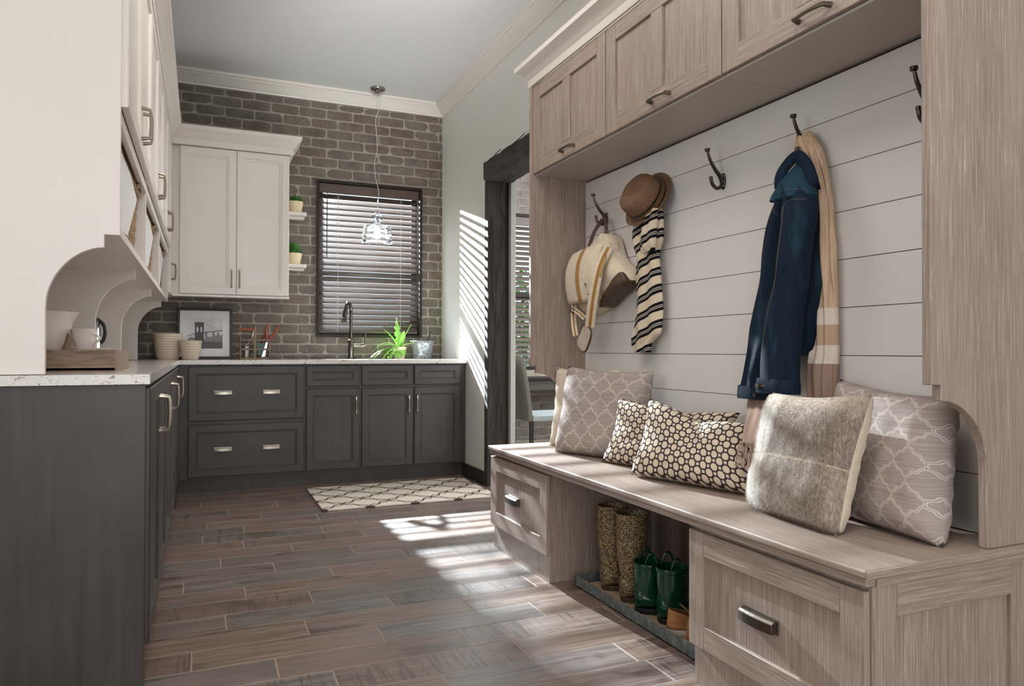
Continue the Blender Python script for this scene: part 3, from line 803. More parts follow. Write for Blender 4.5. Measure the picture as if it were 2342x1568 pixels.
def hutch_side(y, th):
    P = [(-.795, .916), (-.406, .916), (-.406, 1.108)]
    for i in range(1, 15):
        a = i/14*pi/2; P.append((-.262-.144*cos(a)**1.08, 1.112+.169*sin(a)**1.1))
    P += [(-.262, 1.319), (-.222, 1.319), (-.222, 2.47), (-.795, 2.47)]
    return G().prism(P, 'y', y, y+th)
HM = [(2.386, 3.428), (3.428, 4.470), (4.470, 5.552)]
hn = ['with the plain end panel', 'in the middle of the row', 'next to the corner cabinet']
for k, (y0, y1) in enumerate(HM):
    r = root('hutch_cabinet', 'white hutch cabinet on the left, '+hn[k], 'cabinet', (-.5, (y0+y1)/2, .915), 'white hutch cabinets along the left wall')
    mk('side_panel', hutch_side(y0, .019), 'white_paint', r, bevel=.0012, seg=1)
    if k == 2: mk('side_panel', hutch_side(y1, .019), 'white_paint', r, bevel=.0012, seg=1)
    ya, yb = y0+.0195, y1-.0005
    mk('bottom_shelf', G().box(-.795, -.223, ya, yb, 1.319, 1.345), 'white_paint', r, bevel=.0015)
    mk('back_panel', G().box(-.798, -.785, ya, yb, .916, 1.69), 'white_paint', r)
    mk('carcass', G().box(-.784, -.226, ya, yb, 1.69, 2.468), 'white_paint', r)
    mk('face_rail', G().box(-.240, -.2225, ya, yb, 1.650, 1.689), 'white_paint', r, bevel=.001)
    ym = (y0+y1)/2+.01; F = F_left(-.2225)
    for a, b, hs in ((y0+.006, ym-.0015, ym-.035), (ym+.0015, y1-.004, ym+.035)):
        d = ring_front(r, F, a, b, 1.697, 2.448, .02, .055, ('white_paint', 'white_paint'))
        pull(d, F, hs, 1.792, .12, True, .02, .03, .005, 'bronze')
r = root('corner_cabinet', 'narrow white corner wall cabinet between hutch and back cabinet', 'cabinet', (-.5, 5.8, 1.37))
mk('body', G().box(-.795, -.222, 5.573, D-.014, 1.372, 2.468), 'white_paint', r)
F = F_left(-.2215); d = mk('door', fbox(G(), F, 5.578, 5.664, 1.385, 2.448, 0, .018), 'white_paint', r, bevel=.002)
pull(d, F, 5.61, 1.535, .12, True, .018, .03, .005, 'bronze')

# storage baskets in the hutch cubbies
bl = ['nearest the camera', 'in the middle cubby', 'in the far cubby']
for k, (y0, y1) in enumerate(HM):
    a, b = y0+.045, y1-.05
    r = root('storage_basket', 'woven seagrass basket with pale cloth flap, '+bl[k], 'basket', (-.42, (a+b)/2, 1.346), 'seagrass baskets in the hutch')
    g = G(); n = 40; z0, z1 = 1.3465, 1.625
    loops = []
    for i in range(13):
        q = i/12; z = lerp(z0, z1, q); ins = .014*(1-q)+.003*(i % 2)
        loops.append([(-.248-ins, a+ins, z), (-.248-ins, b-ins, z), (-.62+ins, b-ins, z), (-.62+ins, a+ins, z)])
    g.loft(loops)
    mk('woven_body', g, 'seagrass', r)
    mk('rim', G().tube([(-.252, a+.006, z1), (-.252, b-.006, z1), (-.615, b-.006, z1), (-.615, a+.006, z1)], .012, 8, closed=True), 'seagrass', r, smooth=True)
    L_ = b-a
    P = [(a+.01, 1.36), (a+.46*L_, 1.385), (a+.86*L_, 1.585), (a+.56*L_, 1.622), (a+.01, 1.640)]
    mk('liner_flap', G().prism([(p[0], p[1]) for p in P], 'x', -.2455, -.2425), 'liner', r, bevel=.001)
    g = G(); g.tube([(-.25, b-.16+.0*i, 1.628) if i in (0, 6) else (-.238, b-.16+.08*i/6, 1.628+.035*sin(pi*i/6)) for i in range(7)], .007, 6)
    mk('handle', g, 'seagrass', r, smooth=True)

# crown on the white cabinets
prof = [(0, 2.45), (.024, 2.45), (.024, 2.492), (.030, 2.497), (.038, 2.507), (.052, 2.532), (.072, 2.549), (.078, 2.553), (.080, 2.580), (0, 2.580)]
g = G(); sweep(g, prof, [(-.795, 2.384), (-.222, 2.384), (-.222, 5.668), (.602, 5.668), (.602, D-.008)], side=-1)
tag(mk('crown_molding', g, 'white_paint', smooth=True, angle=25), 'white crown molding along the top of the white wall cabinets', 'molding')

# ================================================================== BACK RUN
FY = 5.388; F = F_back(FY)
r = root('drawer_cabinet', 'dark stained cabinet with two wide drawers under the picture', 'cabinet', (.27, 5.69, 0))
g = G(); g.box(-.155, .684, FY, D-.004, .105, .884).box(-.155, .684, 5.442, D-.004, 0, .105); mk('body', g, 'stain_z', r)
for z0, z1, zz in ((.498, .872, .688), (.116, .472, .300)):
    d = ring_front(r, F, -.085, .677, z0, z1, .02, .05, ('stain_z', 'stain_x'), name='drawer', horiz=True)
    for a in (.135, .453): block_pull(d, F, a, zz, .112, .024, .011, 'pewter')
cabs = [(.684, 1.082, .691, 1.073, 1.045, 'left of the sink'), (1.082, 1.484, 1.090, 1.477, 1.444, 'under the sink'), (1.484, XR-.003, 1.491, 1.861, 1.509, 'by the white wall')]
for x0, x1, a0, a1, hx, w in cabs:
    r = root('base_cabinet', 'dark stained base cabinet with one door, '+w, 'cabinet', ((x0+x1)/2, 5.69, 0), 'dark single-door base cabinets on the back wall')
    g = G(); g.box(x0, x0+.018, FY+.018, D-.004, .105, .884).box(x1-.018, x1, FY+.018, D-.004, .105, .884).box(x0, x1, FY, FY+.018, .105, .884).box(x0, x1, D-.02, D-.004, .105, .884).box(x0, x1, FY+.018, D-.004, .105, .123).box(x0, x1, 5.442, D-.004, 0, .104)
    mk('body', g, 'stain_z', r)
    ring_front(r, F, a0, a1, .722, .872, .02, .043, ('stain_z', 'stain_x'), name='drawer', horiz=True)
    d = ring_front(r, F, a0, a1, .116, .703, .02, .048, ('stain_z', 'stain_x'))
    pull(d, F, hx, .58, .14, True, .02, .028, .006, 'pewter')

UY = 5.692; F = F_back(UY)
r = root('wall_cabinet', 'white two-door wall cabinet on the brick wall', 'cabinet', (.2, 5.85, 1.37))
mk('body', G().box(-.2215, .600, UY, D-.010, 1.380, 2.468), 'white_paint', r)
mk('light_rail', G().box(-.2, .602, UY-.022, UY+.004, 1.368, 1.384), 'white_paint', r, bevel=.002)
for a0, a1, hx in ((-.153, .2265, .194), (.2285, .598, .249)):
    d = ring_front(r, F, a0, a1, 1.388, 2.448, .022, .052, ('white_paint', 'white_paint'), drop=.010, bead=.018)
    pull(d, F, hx, 1.505, .135, True, .022, .028, .0048, 'bronze')
# two little display shelves beside the wall cabinet
for z, w in ((2.040, 'upper'), (1.632, 'lower')):
    r = root('display_shelf', 'small white shelf beside the wall cabinet, '+w+' one', 'shelf', (.675, 5.93, z), 'small white shelves beside the window')
    P = [(.601, 5.86), (.735, 5.86), (.752, 5.88), (.752, D-.006), (.601, D-.006)]
    mk('board', G().prism(P, 'z', z, z+.026), 'white_paint', r, bevel=.002)
    mk('cleat', G().box(.61, .742, 5.935, D-.006, z-.018, z-.0005), 'white_paint', r, bevel=.002)

# ---- counter things on the back run
def bowl(label, x, y, rt, rb, h):
    g = G(); n = 30; prof = []
    for i in range(n+1):
        q = i/n; rr = lerp(rb, rt, q**.62)+(.0022 if (i % 3) == 0 else 0); prof.append((rr, h*q))
    inner = [(lerp(rb, rt, q**.62)-.008, max(h*q, .008)) for q in [1-i/14 for i in range(15)]]
    g.lathe([(.0, 0)]+prof+inner+[(0, .008)], (x, y, .9145), 40, cap=False)
    r = tag(mk('ribbed_bowl', g, 'ribbed_stoneware', smooth=True, angle=60), label, 'bowl', 'ribbed bowls on the counter')
    return r
def relocate(o):
    # put the origin of a one-mesh thing at its base
    me = o.data; xs = [v.co for v in me.vertices]
    c = Vector((sum(v.x for v in xs)/len(xs), sum(v.y for v in xs)/len(xs), min(v.z for v in xs)))
    for v in me.vertices: v.co -= c
    o.location = o.location+c; return o
relocate(bowl('large ribbed cream stoneware bowl in the counter corner', -.226, 5.75, .101, .066, .187))
relocate(bowl('small ribbed cream stoneware bowl in front of the picture', -.077, 5.66, .076, .049, .137))

r = root('framed_picture', 'black framed bridge photograph leaning on the brick wall', 'picture', (.02, 5.94, .915))
g = G(); w = .018
for (a, b, c, d) in ((-.172, .211, .386-w, .386), (-.172, .211, 0, w), (-.172, -.172+w, w, .386-w), (.211-w, .211, w, .386-w)): g.box(a-.02, b-.02, -.022, 0, c, d)
ft = mk('frame', g, 'black', r, local=True, bevel=.002)
m1 = mk('mat_board', G().box(-.172-.02+w, .211-.02-w, -.012, -.008, w, .386-w), 'print_paper', r, local=True)
ax, az = -.12, .078; AW, AH = .243, .237
pr = mk('print', G().box(ax, ax+AW, -.0135, -.0125, az, az+AH), 'print_sky', r, local=True)
def pg(poly, y, m, nme): mk(nme, G().prism([(ax+p*AW, az+q*AH) for p, q in poly], 'y', y-.0004, y), m, pr, local=True)
pg([(0, 0), (1, 0), (1, .24), (0, .24)], -.0137, 'print_water', 'river')
city = [(0, .22), (0, .40)]
rn = random.Random(3); x = 0
while x < 1:
    h = rn.uniform(.32, .56) if x > .45 else rn.uniform(.30, .42)
    city += [(x, h), (min(x+.07, 1), h)]; x += .07
city += [(1, .22)]
pg(city, -.0139, 'print_mid', 'city_blocks')
pg([(0, .41), (.2, .48), (.46, .525), (1, .60), (1, .575), (.46, .50), (.2, .46), (0, .39)], -.0141, 'print_dark', 'bridge_deck')
tw = [(.20, .22), (.20, .84), (.19, .85), (.47, .85), (.46, .84), (.46, .22)]
pg(tw, -.0143, 'print_dark', 'bridge_tower')
for c in (.275, .385): pg([(c-.025, .53), (c-.025, .66), (c, .73), (c+.025, .66), (c+.025, .53)], -.0147, 'print_sky', 'tower_arch')
g = G()
for a, b in (((.46, .83), (1, .60)), ((.20, .83), (0, .62)), ((.46, .80), (1, .55))):
    g.tube([(ax+a[0]*AW, -.0145, az+a[1]*AH), (ax+(a[0]+b[0])/2*AW, -.0145, az+((a[1]+b[1])/2-.03)*AH), (ax+b[0]*AW, -.0145, az+b[1]*AH)], .0006, 4)
mk('bridge_cable', g, 'print_dark', pr, local=True)
mk('glass', G().box(-.172-.02+w, .211-.02-w, -.019, -.018, w, .386-w), 'picture_glass', r, local=True)
r.rotation_euler = (rad(-7), 0, 0)

# tool caddy with tools
cx, cy, cz = .368, 5.86, .9145
r = root('tool_caddy', 'small slatted wooden tool caddy with centre post', 'caddy', (cx, cy, cz))
mk('base_board', G().box(cx-.106, cx+.106, cy-.05, cy+.05, cz, cz+.012), 'wood_brown', r, bevel=.002)
for z in (.068, .138):
    for y in (-.05, .044): mk('rail', G().box(cx-.104, cx+.104, cy+y, cy+y+.006, cz+z, cz+z+.013), 'wood_brown', r, bevel=.001)
for s in (-1, 1): mk('end_board', G().box(cx+s*.104-.004, cx+s*.104+.004, cy-.05, cy+.05, cz+.012, cz+.152), 'wood_brown', r, bevel=.001)
mk('centre_post', G().box(cx-.008, cx+.008, cy-.058, cy-.0505, cz, cz+.235).lathe([(.0, 0), (.009, .004), (.011, .012), (.006, .022), (0, .024)], (cx, cy-.054, cz+.235), 12), 'wood_brown', r, bevel=.001)
r = root('steel_cup', 'small steel cup inside the tool caddy', 'cup', (cx-.06, cy-.012, cz+.0125))
mk('cup_body', G().lathe([(0, 0), (.020, 0), (.028, .085), (.0305, .087), (.0285, .089), (.026, .086), (.019, .004), (0, .004)], (cx-.06, cy-.012, cz+.0125), 24, cap=False), 'steel', r, smooth=True)
r = root('dibber', 'garden tool with wire arms and red wooden bar handle', 'tool', (cx-.06, cy-.012, cz+.02))
mk('grip', G().tube([(cx-.112, cy-.012, cz+.222), (cx-.09, cy-.012, cz+.224), (cx-.03, cy-.012, cz+.224), (cx-.008, cy-.012, cz+.222)], [.009, .0125, .0125, .009], 12), 'handle_red', r, smooth=True)
mk('wire_arm', G().tube([(cx-.110, cy-.012, cz+.222), (cx-.106, cy-.012, cz+.18), (cx-.085, cy-.012, cz+.14), (cx-.062, cy-.012, cz+.10), (cx-.06, cy-.012, cz+.02)], .0026, 6), 'steel', r, smooth=True)
mk('wire_arm', G().tube([(cx-.010, cy-.012, cz+.222), (cx-.014, cy-.012, cz+.18), (cx-.035, cy-.012, cz+.14), (cx-.058, cy-.012, cz+.10), (cx-.056, cy-.012, cz+.02)], .0026, 6), 'steel', r, smooth=True)
r = root('pruning_shears', 'pruning shears with red-brown handles in the caddy', 'shears', (cx+.07, cy, cz+.02))
mk('handle', G().tube([(cx+.095, cy, cz+.14), (cx+.085, cy, cz+.17), (cx+.083, cy, cz+.215), (cx+.090, cy, cz+.25), (cx+.106, cy, cz+.268)], [.010, .012, .011, .010, .006], 10), 'handle_red', r, smooth=True)
mk('handle', G().tube([(cx+.100, cy, cz+.14), (cx+.120, cy, cz+.17), (cx+.150, cy, cz+.20), (cx+.166, cy, cz+.235), (cx+.170, cy, cz+.256)], [.010, .011, .011, .011, .007], 10), 'handle_red', r, smooth=True)
mk('pivot', G().lathe([(0, -.006), (.013, -.006), (.013, .006), (0, .006)], (cx+.097, cy, cz+.135), 12), 'steel', r)
mk('blade', G().prism([(cx+.099, cz+.135), (cx+.075, cz+.02), (cx+.052, cz+.016), (cx+.085, cz+.135)], 'y', cy-.002, cy+.002), 'steel', r)
r = root('hand_trowel', 'dark green hand trowel behind the shears', 'trowel', (cx+.05, cy+.02, cz+.013))
mk('blade', G().prism([(cx+.016, cz+.125), (cx+.086, cz+.125), (cx+.080, cz+.05), (cx+.048, cz+.014), (cx+.022, cz+.05)], 'y', cy+.018, cy+.022), 'green_enamel', r, bevel=.001)
mk('shaft', G().tube([(cx+.05, cy+.02, cz+.12), (cx+.055, cy+.02, cz+.15), (cx+.075, cy+.02, cz+.19)], [.008, .007, .010], 8), 'handle_red', r, smooth=True)

# faucet
fx, fy = 1.106, 5.89
r = root('faucet', 'dark nickel pull-down kitchen faucet beneath the window', 'faucet', (fx, fy, .9142))
mk('base', G().lathe([(0, 0), (.027, 0), (.027, .006), (.022, .010), (.0215, .14), (.025, .146), (.025, .153), (.015, .158), (0, .158)], (fx, fy, .9142), 24), 'gunmetal', r, smooth=True)
P = [(fx, fy, 1.06), (fx, fy, 1.28)]+[(fx, fy-.085*(1-cos(a)), 1.28+.085*sin(a)) for a in [pi*i/14 for i in range(1, 13)]]
dirv = Vector((-.35, -.94)); P = [(fx+(p[1]-fy)*.42*(1), fy+(p[1]-fy)*.9, p[2]) for p in P]
mk('spout', G().tube(P, .0125, 12), 'gunmetal', r, smooth=True)
e = Vector(P[-1]); d2 = (Vector(P[-1])-Vector(P[-2])).normalized()
mk('spray_head', G().tube([e, e+d2*.03, e+d2*.032, e+d2*.09, e+d2*.105, e+d2*.112, e+d2*.128], [.0135, .0155, .0175, .018, .0195, .023, .0235], 14), 'gunmetal', r, smooth=True)
mk('valve', G().tube([(fx+.018, fy, 1.022), (fx+.075, fy, 1.022), (fx+.078, fy, 1.022), (fx+.10, fy, 1.022), (fx+.102, fy, 1.022), (fx+.118, fy, 1.022)], [.016, .016, .020, .020, .012, .009], 14), 'nickel', r, smooth=True)
mk('lever', G().tube([(fx+.112, fy, 1.018), (fx+.114, fy, 1.06), (fx+.113, fy, 1.125)], [.006, .0055, .0065], 8), 'gunmetal', r, smooth=True)

# potted staghorn-like plant
def leaf(base, dirs, L, w, droop, seed, lobes=True, minz=.920):
    w *= 1.15
    rnd = random.Random(seed); n = 12; d = Vector(dirs).normalized(); p = Vector(base); g = G(); Lp = []; Rp = []
    side = d.cross(Vector((0, 0, 1)));
    side = side.normalized() if side.length > .05 else Vector((1, 0, 0))
    for i in range(n+1):
        q = i/n; ww = w*(.18+.9*sin(pi*min(q*.95+.03, 1))**.8)
        if lobes: ww *= 1+.38*sin(i*2.2+seed)
        nrm = side.cross(d).normalized()
        Lp.append(p+side*ww-nrm*ww*.25*q); Rp.append(p-side*ww-nrm*ww*.25*q)
        d = (d+Vector((0, 0, -droop/n))).normalized(); p = p+d*(L/n)
    vs = []; nrm = side.cross(d).normalized()
    for a, b in zip(Lp, Rp): vs += [Vector((q_.x, q_.y, max(q_.z, minz))) for q_ in (a, (a+b)/2+Vector((0, 0, -.003)), b)]
    fs = []
    for i in range(n): k = i*3; fs += [(k, k+1, k+4, k+3), (k+1, k+2, k+5, k+4)]
    return g.add(vs, fs)
px, py = 1.488, 5.82
r = root('potted_plant', 'bright green lobed-leaf plant in a cream pot by the faucet', 'plant', (px, py, .9142))
mk('pot', G().lathe([(0, 0), (.040, 0), (.058, .088), (.060, .098), (.057, .098), (.053, .086), (0, .084)], (px, py, .9142), 28, cap=False), 'cream_ceramic', r, smooth=True)
mk('soil', G().lathe([(0, .086), (.053, .084), (0, .080)], (px, py, .9142), 20, cap=False), 'soil', r)
LV = [((-.1, -.1, 1), .23, .022, .5), ((.25, -.1, 1), .22, .020, .8), ((-.35, 0, 1), .21, .02, 1.2), ((.05, -.3, 1), .17, .02, 1.0), ((.4, -.3, .9), .13, .018, 1.6), ((-.6, -.1, .9), .20, .014, 1.8),
      ((-1, -.1, .45), .25, .024, 1.6), ((-1, -.35, .6), .20, .026, 2.2), ((-.8, -.5, .5), .16, .026, 2.6), ((-.25, -.7, .3), .12, .028, 2.8), ((-.7, .2, .8), .24, .022, 1.9), ((-.5, -.5, .8), .13, .024, 2.6), ((.1, -.6, .4), .11, .022, 2.5), ((-1, -.2, .35), .29, .014, 1.3), ((.2, .2, 1), .16, .018, .6), ((-.05, .1, 1), .26, .012, .3)]
for i, (dv, L_, w_, dr) in enumerate(LV):
    mk('leaf', leaf((px+dv[0]*.015, py+dv[1]*.015, .995), dv, L_, w_, dr, i*1.3), 'leaf_bright', r, smooth=True, recalc=False, solid=.0012)
mk('stem', G().tube([(px, py, .99), (px-.005, py, 1.08)], [.012, .006], 8), 'leaf_bright', r, smooth=True)

# embossed bucket with scoop
bx, by = 1.676, 5.80
r = root('ice_bucket', 'embossed galvanised bucket beside the potted plant', 'bucket', (bx, by, .9142))
rb_ = random.Random(2)
mk('bucket_body', G().lathe([(0, 0), (.070, 0), (.072, .003), (.090, .128), (.097, .142), (.101, .145), (.099, .148), (.093, .142), (.086, .126), (.068, .008), (0, .008)], (bx, by, .9142), 48, cap=False, wob=lambda k, z: .012*sin(k*1.3+z*60)*sin(z*50) if .02 < z < .125 else .0), 'galvanised', r, smooth=True)
r = root('ice_scoop', 'metal scoop handle standing in the galvanised bucket', 'scoop', (bx+.02, by, .93))
mk('handle', G().tube([(bx+.015, by, .94), (bx+.04, by, 1.04), (bx+.062, by, 1.12), (bx+.072, by, 1.15)], [.008, .010, .013, .010], 10, flat=(1, .6)), 'charcoal_metal', r, smooth=True)
mk('scoop_head', G().lathe([(0, 0), (.026, .004), (.028, .04), (.024, .04), (.022, .008), (0, .006)], (bx+.013, by, .923), 14, cap=False), 'charcoal_metal', r, smooth=True)

# little herb pots on the display shelves
def herb(label, x, y, z, seed, fern):
    r = root('herb_pot', label, 'plant', (x, y, z), 'herb pots on the small shelves')
    mk('pot', G().lathe([(0, 0), (.046, 0), (.060, .078), (.062, .088), (.059, .088), (.055, .078), (0, .074)], (x, y, z), 24, cap=False), 'cream_ceramic', r, smooth=True)
    mk('soil', G().lathe([(0, .078), (.055, .075), (0, .070)], (x, y, z), 16, cap=False), 'soil', r)
    rnd = random.Random(seed); g = G()
    for i in range(70):
        a = rnd.uniform(0, 2*pi); el = rnd.uniform(.25, 1.4); L_ = rnd.uniform(.06, .12)*(1 if fern else .9); d = Vector((cos(a)*cos(el), sin(a)*cos(el), sin(el)))
        p = Vector((x, y, z+.08)); s = d.cross(Vector((0, 0, 1))).normalized()
        for k in range(7):
            q = (k+1)/7; c = p+d*L_*q+Vector((0, 0, -.05*q*q*(1 if fern else .2))); w_ = (.012*(1.1-q) if fern else .008)
            if c.z < z+.088 and (Vector((c.x-x, c.y-y)).length < .066): continue
            for sd in (-1, 1):
                t_ = c+s*sd*w_*1.6+d*.007; g.add([c, c+s*sd*w_*.7+d*.010, t_, c+s*sd*w_*.7-d*.003+Vector((0, 0, rnd.uniform(-.003, .003)))], [(0, 1, 2, 3)])
    f = mk('foliage', g, 'leaf_dark', r, recalc=False); f['kind'] = 'stuff'
herb('feathery fern in a cream pot on the upper shelf', .672, 5.93, 2.0665, 4, True)
herb('bushy herb in a cream pot on the lower shelf', .664, 5.93, 1.6585, 5, False)

# pendant lamp
lx, ly = 1.292, 5.785
r = root('pendant_lamp', 'clear glass pendant lamp with lit bulb over the sink', 'lamp', (lx, ly, 1.84))
mk('canopy', G().lathe([(0, 0), (.030, 0), (.034, .008), (.056, .013), (.062, .022), (.062, .034), (0, .034)], (lx, ly, CEIL-.0345), 28), 'nickel', r, smooth=True)
P = [(lx+.018, ly, CEIL-.03), (lx+.016, ly, 2.95), (lx-.016, ly, 2.84), (lx-.006, ly, 2.70), (lx-.004, ly, 2.58), (lx-.022, ly, 2.50), (lx-.016, ly, 2.38), (lx+.010, ly, 2.27), (lx+.006, ly, 2.17), (lx, ly, 2.115)]
P = [tuple(q) for q in rowinterp([list(p) for p in P], 44)]
mk('cord', G().tube(P, .0028, 6), 'cord', r, smooth=True)
mk('hanging_wire', G().tube([(lx-.006, ly, CEIL-.03), (lx-.004, ly, 2.7), (lx, ly, 2.11)], .0008, 4), 'steel', r)
mk('socket', G().lathe([(0, 0), (.012, 0), (.014, .045), (.010, .05), (.006, .125), (0, .127)], (lx, ly, 1.985), 16), 'nickel', r, smooth=True)
out = [(.121, 1.846), (.120, 1.87), (.116, 1.91), (.112, 1.95), (.108, 1.975), (.100, 1.985), (.060, 1.995), (.030, 2.003), (.026, 2.012), (.036, 2.032), (.040, 2.052), (.036, 2.072), (.022, 2.088), (.010, 2.096)]
inn = [(a-.004, z-.002) for a, z in out[::-1]]
mk('glass_shade', G().lathe([(a, z) for a, z in out+inn], (lx, ly, 0), 48, cap=False, wob=lambda k, z: .012*sin(2*pi*k/48*2+z*70)), 'lamp_glass', r, smooth=True, angle=80)
b_ = mk('bulb', G().lathe([(0, 0), (.014, .004), (.024, .018), (.027, .034), (.023, .052), (.014, .072), (.011, .088), (0, .088)], (lx, ly, 1.90), 20), 'bulb', r, smooth=True)

# rug
r = tag(mk('runner_rug', G().box(-.580, .580, -.378, .378, .0005, .0125), 'rug', bevel=.004), 'cream rug with dark trellis lattice in front of the sink', 'rug'); r.location = (1.262, 4.893, 0)

# ---- things on the left counter
zc = .9142
r = root('wooden_tray', 'weathered wooden tray on the left counter end', 'tray', (-.46, 2.93, zc))
x0, x1, y0, y1, h = -.70, -.262, 2.700, 3.158, .071
mk('bottom', G().box(x0, x1, y0, y1, zc+.004, zc+.012), 'tray_wood', r)
mk('side', G().box(x0, x1, y0, y0+.014, zc, zc+h), 'tray_wood', r, bevel=.0015); mk('side', G().box(x0, x1, y1-.014, y1, zc, zc+h), 'tray_wood', r, bevel=.0015)
mk('end', G().box(x1-.014, x1+.001, y0+.0142, y1-.0142, zc, zc+h), 'tray_wood', r, bevel=.0015); mk('end', G().box(x0, x0+.014, y0+.0142, y1-.0142, zc, zc+h), 'tray_wood', r, bevel=.0015)
zt = zc+.0125
r = tag(relocate(mk('serving_bowl', G().lathe([(0, 0), (.060, 0), (.066, .006), (.080, .035), (.094, .10), (.102, .15), (.118, .182), (.121, .186), (.117, .187), (.098, .15), (.088, .10), (.072, .03), (0, .012)], (-.51, 2.865, zt), 48, cap=False, wob=lambda k, z: .02*sin(k*1.9+z*90) if z > .12 else 0), 'white_ceramic', smooth=True, angle=60)), 'large white glazed bowl with ruffled rim in the wooden tray', 'bowl')
def cup(label, x, y, z, hang):
    r = root('tea_cup', label, 'cup', (x, y, z), 'white cups in the wooden tray')
    mk('cup_body', G().lathe([(0, 0), (.026, 0), (.030, .006), (.037, .03), (.039, .058), (.043, .064), (.041, .065), (.036, .056), (.034, .03), (.026, .008), (0, .007)], (x, y, z), 32, cap=False), 'white_ceramic', r, smooth=True)
    a = hang; P = [(x+cos(a)*(.036+.022*sin(pi*i/8)), y+sin(a)*(.036+.022*sin(pi*i/8)), z+.014+.036*i/8) for i in range(9)]
    mk('handle', G().tube(P, .0042, 8), 'white_ceramic', r, smooth=True)
cup('lower white cup of the stack in the tray', -.372, 2.87, zt, rad(-10)); cup('upper white cup stacked on another in the tray', -.374, 2.872, zt+.0655, rad(-30))
cup('single white cup behind the stacked cups', -.345, 3.02, zt, rad(10))
r = root('wooden_scoop', 'grey-brown wooden scoop leaning in the tray', 'scoop', (-.44, 2.80, zt))
mk('paddle', G().loft([[(lerp(-.424, -.399, q)+lerp(.019, .010, q)*cos(2*pi*k/14), 2.765+lerp(.012, .008, q)*sin(2*pi*k/14), lerp(zt, 1.032, q)-.010*cos(2*pi*k/14)*(q > .9)) for k in range(14)] for q in [i/6 for i in range(7)]]), 'wood_brown', r, smooth=True)
r = root('carafe', 'steel carafe with black lid behind the tray', 'carafe', (-.455, 3.62, zc))
cx_, cy_ = -.453, 3.62
mk('body', G().lathe([(0, 0), (.045, 0), (.047, .006), (.046, .165), (.040, .175), (0, .175)], (cx_, cy_, zc), 28), 'steel', r, smooth=True)
mk('lid', G().lathe([(0, 0), (.042, 0), (.040, .02), (.018, .05), (.010, .058), (0, .058)], (cx_, cy_, zc+.1755), 24), 'black', r, smooth=True)
mk('handle', G().tube(rowinterp([[cx_+.03, cy_, zc+.205], [cx_+.054, cy_, zc+.182], [cx_+.062, cy_, zc+.15], [cx_+.056, cy_, zc+.115], [cx_+.044, cy_, zc+.10]], 16), .0075, 10), 'black', r, smooth=True)

# ================================================================== MUDROOM UNIT ON THE RIGHT
def tall_side(y, th):
    P = [(XR-.003, .5095), (1.745, .5095), (1.745, .70)]
    for i in range(1, 15):
        a = i/14*pi/2; P.append((1.745-.162*(1-cos(a)), .70+.170*sin(a)))
    P += [(1.583, .908), (1.550, .908), (1.550, 2.345), (XR-.003, 2.345)]
    return G().prism(P, 'y', y, y+th)
tag(relocate(mk('side_panel', tall_side(1.157, .024), 'oak_z', bevel=.0025)), 'tall grey oak side panel with arched cutout, nearest the camera', 'panel', 'grey oak side panels of the bench unit')
tag(relocate(mk('side_panel', tall_side(3.376, .024), 'oak_z', bevel=.0025)), 'tall grey oak side panel beside the timber doorway', 'panel', 'grey oak side panels of the bench unit')

# bench top
g = G(); g.box(1.325, XR-.003, 1.143, 3.402, .489, .509)
g2 = [(1.331, .489), (1.336, .482), (1.336, .4715), (1.60, .4715), (1.60, .489)]
o = mk('bench', g, 'oak_y', bevel=.006, seg=3)
tag(relocate(o), 'long grey oak bench top under the coat hooks', 'bench')
mk('end_band', G().box(1.326, XR-.003, 1.1415, 1.1445, .4905, .5075), 'oak_x', o)
mk('end_band', G().box(1.362, XR-.003, 1.1465, 1.1495, .4715, .4878), 'oak_x', o)
mk('edge_molding', G().box(1.331, 1.36, 1.148, 3.397, .4705, .4888).box(1.36, XR-.003, 1.148, 1.18, .4705, .4888).box(1.36, XR-.003, 3.37, 3.397, .4705, .4888), ['oak_y'], o, bevel=.004)

def bench_box(label, y0, y1, dy0, dy1, py):
    r = root('bench_cabinet', label, 'cabinet', (1.6, (y0+y1)/2, 0), 'grey oak drawer cabinets under the bench')
    g = G(); g.box(1.358, 1.375, y0+.018, y1-.018, 0, .4695, 0).box(1.358, XR-.004, y0, y0+.018, 0, .4695).box(1.358, XR-.004, y1-.018, y1, 0, .4695).box(XR-.02, XR-.004, y0+.018, y1-.018, 0, .4695)
    mk('body', g, 'oak_z', r, bevel=.0015)
    F = F_right(1.3575)
    d = shaker(r, F, dy0, dy1, .119, .457, .018, .068, name='drawer')
    block_pull(d, F, py, .283, .125, .034, .008, 'aged_bronze', proj=.028)
    return r
r = bench_box('grey oak bench drawer cabinet by the doorway', 2.762, 3.394, 2.756, 3.398, 3.12)
r = bench_box('grey oak bench drawer cabinet nearest the camera', 1.172, 1.779, 1.160, 1.784, 1.492)
shaker(r, F_back(1.1715), 1.3585, XR-.004, 0, .4695, .016, .078, name='end_panel', mats=('oak_z', 'oak_x'), low=.16)
tag(relocate(mk('bench_back_panel', G().box(1.868, 1.885, 1.781, 2.760, .001, .4695), 'oak_z')), 'dark shaded oak back board of the boot cubby', 'panel')

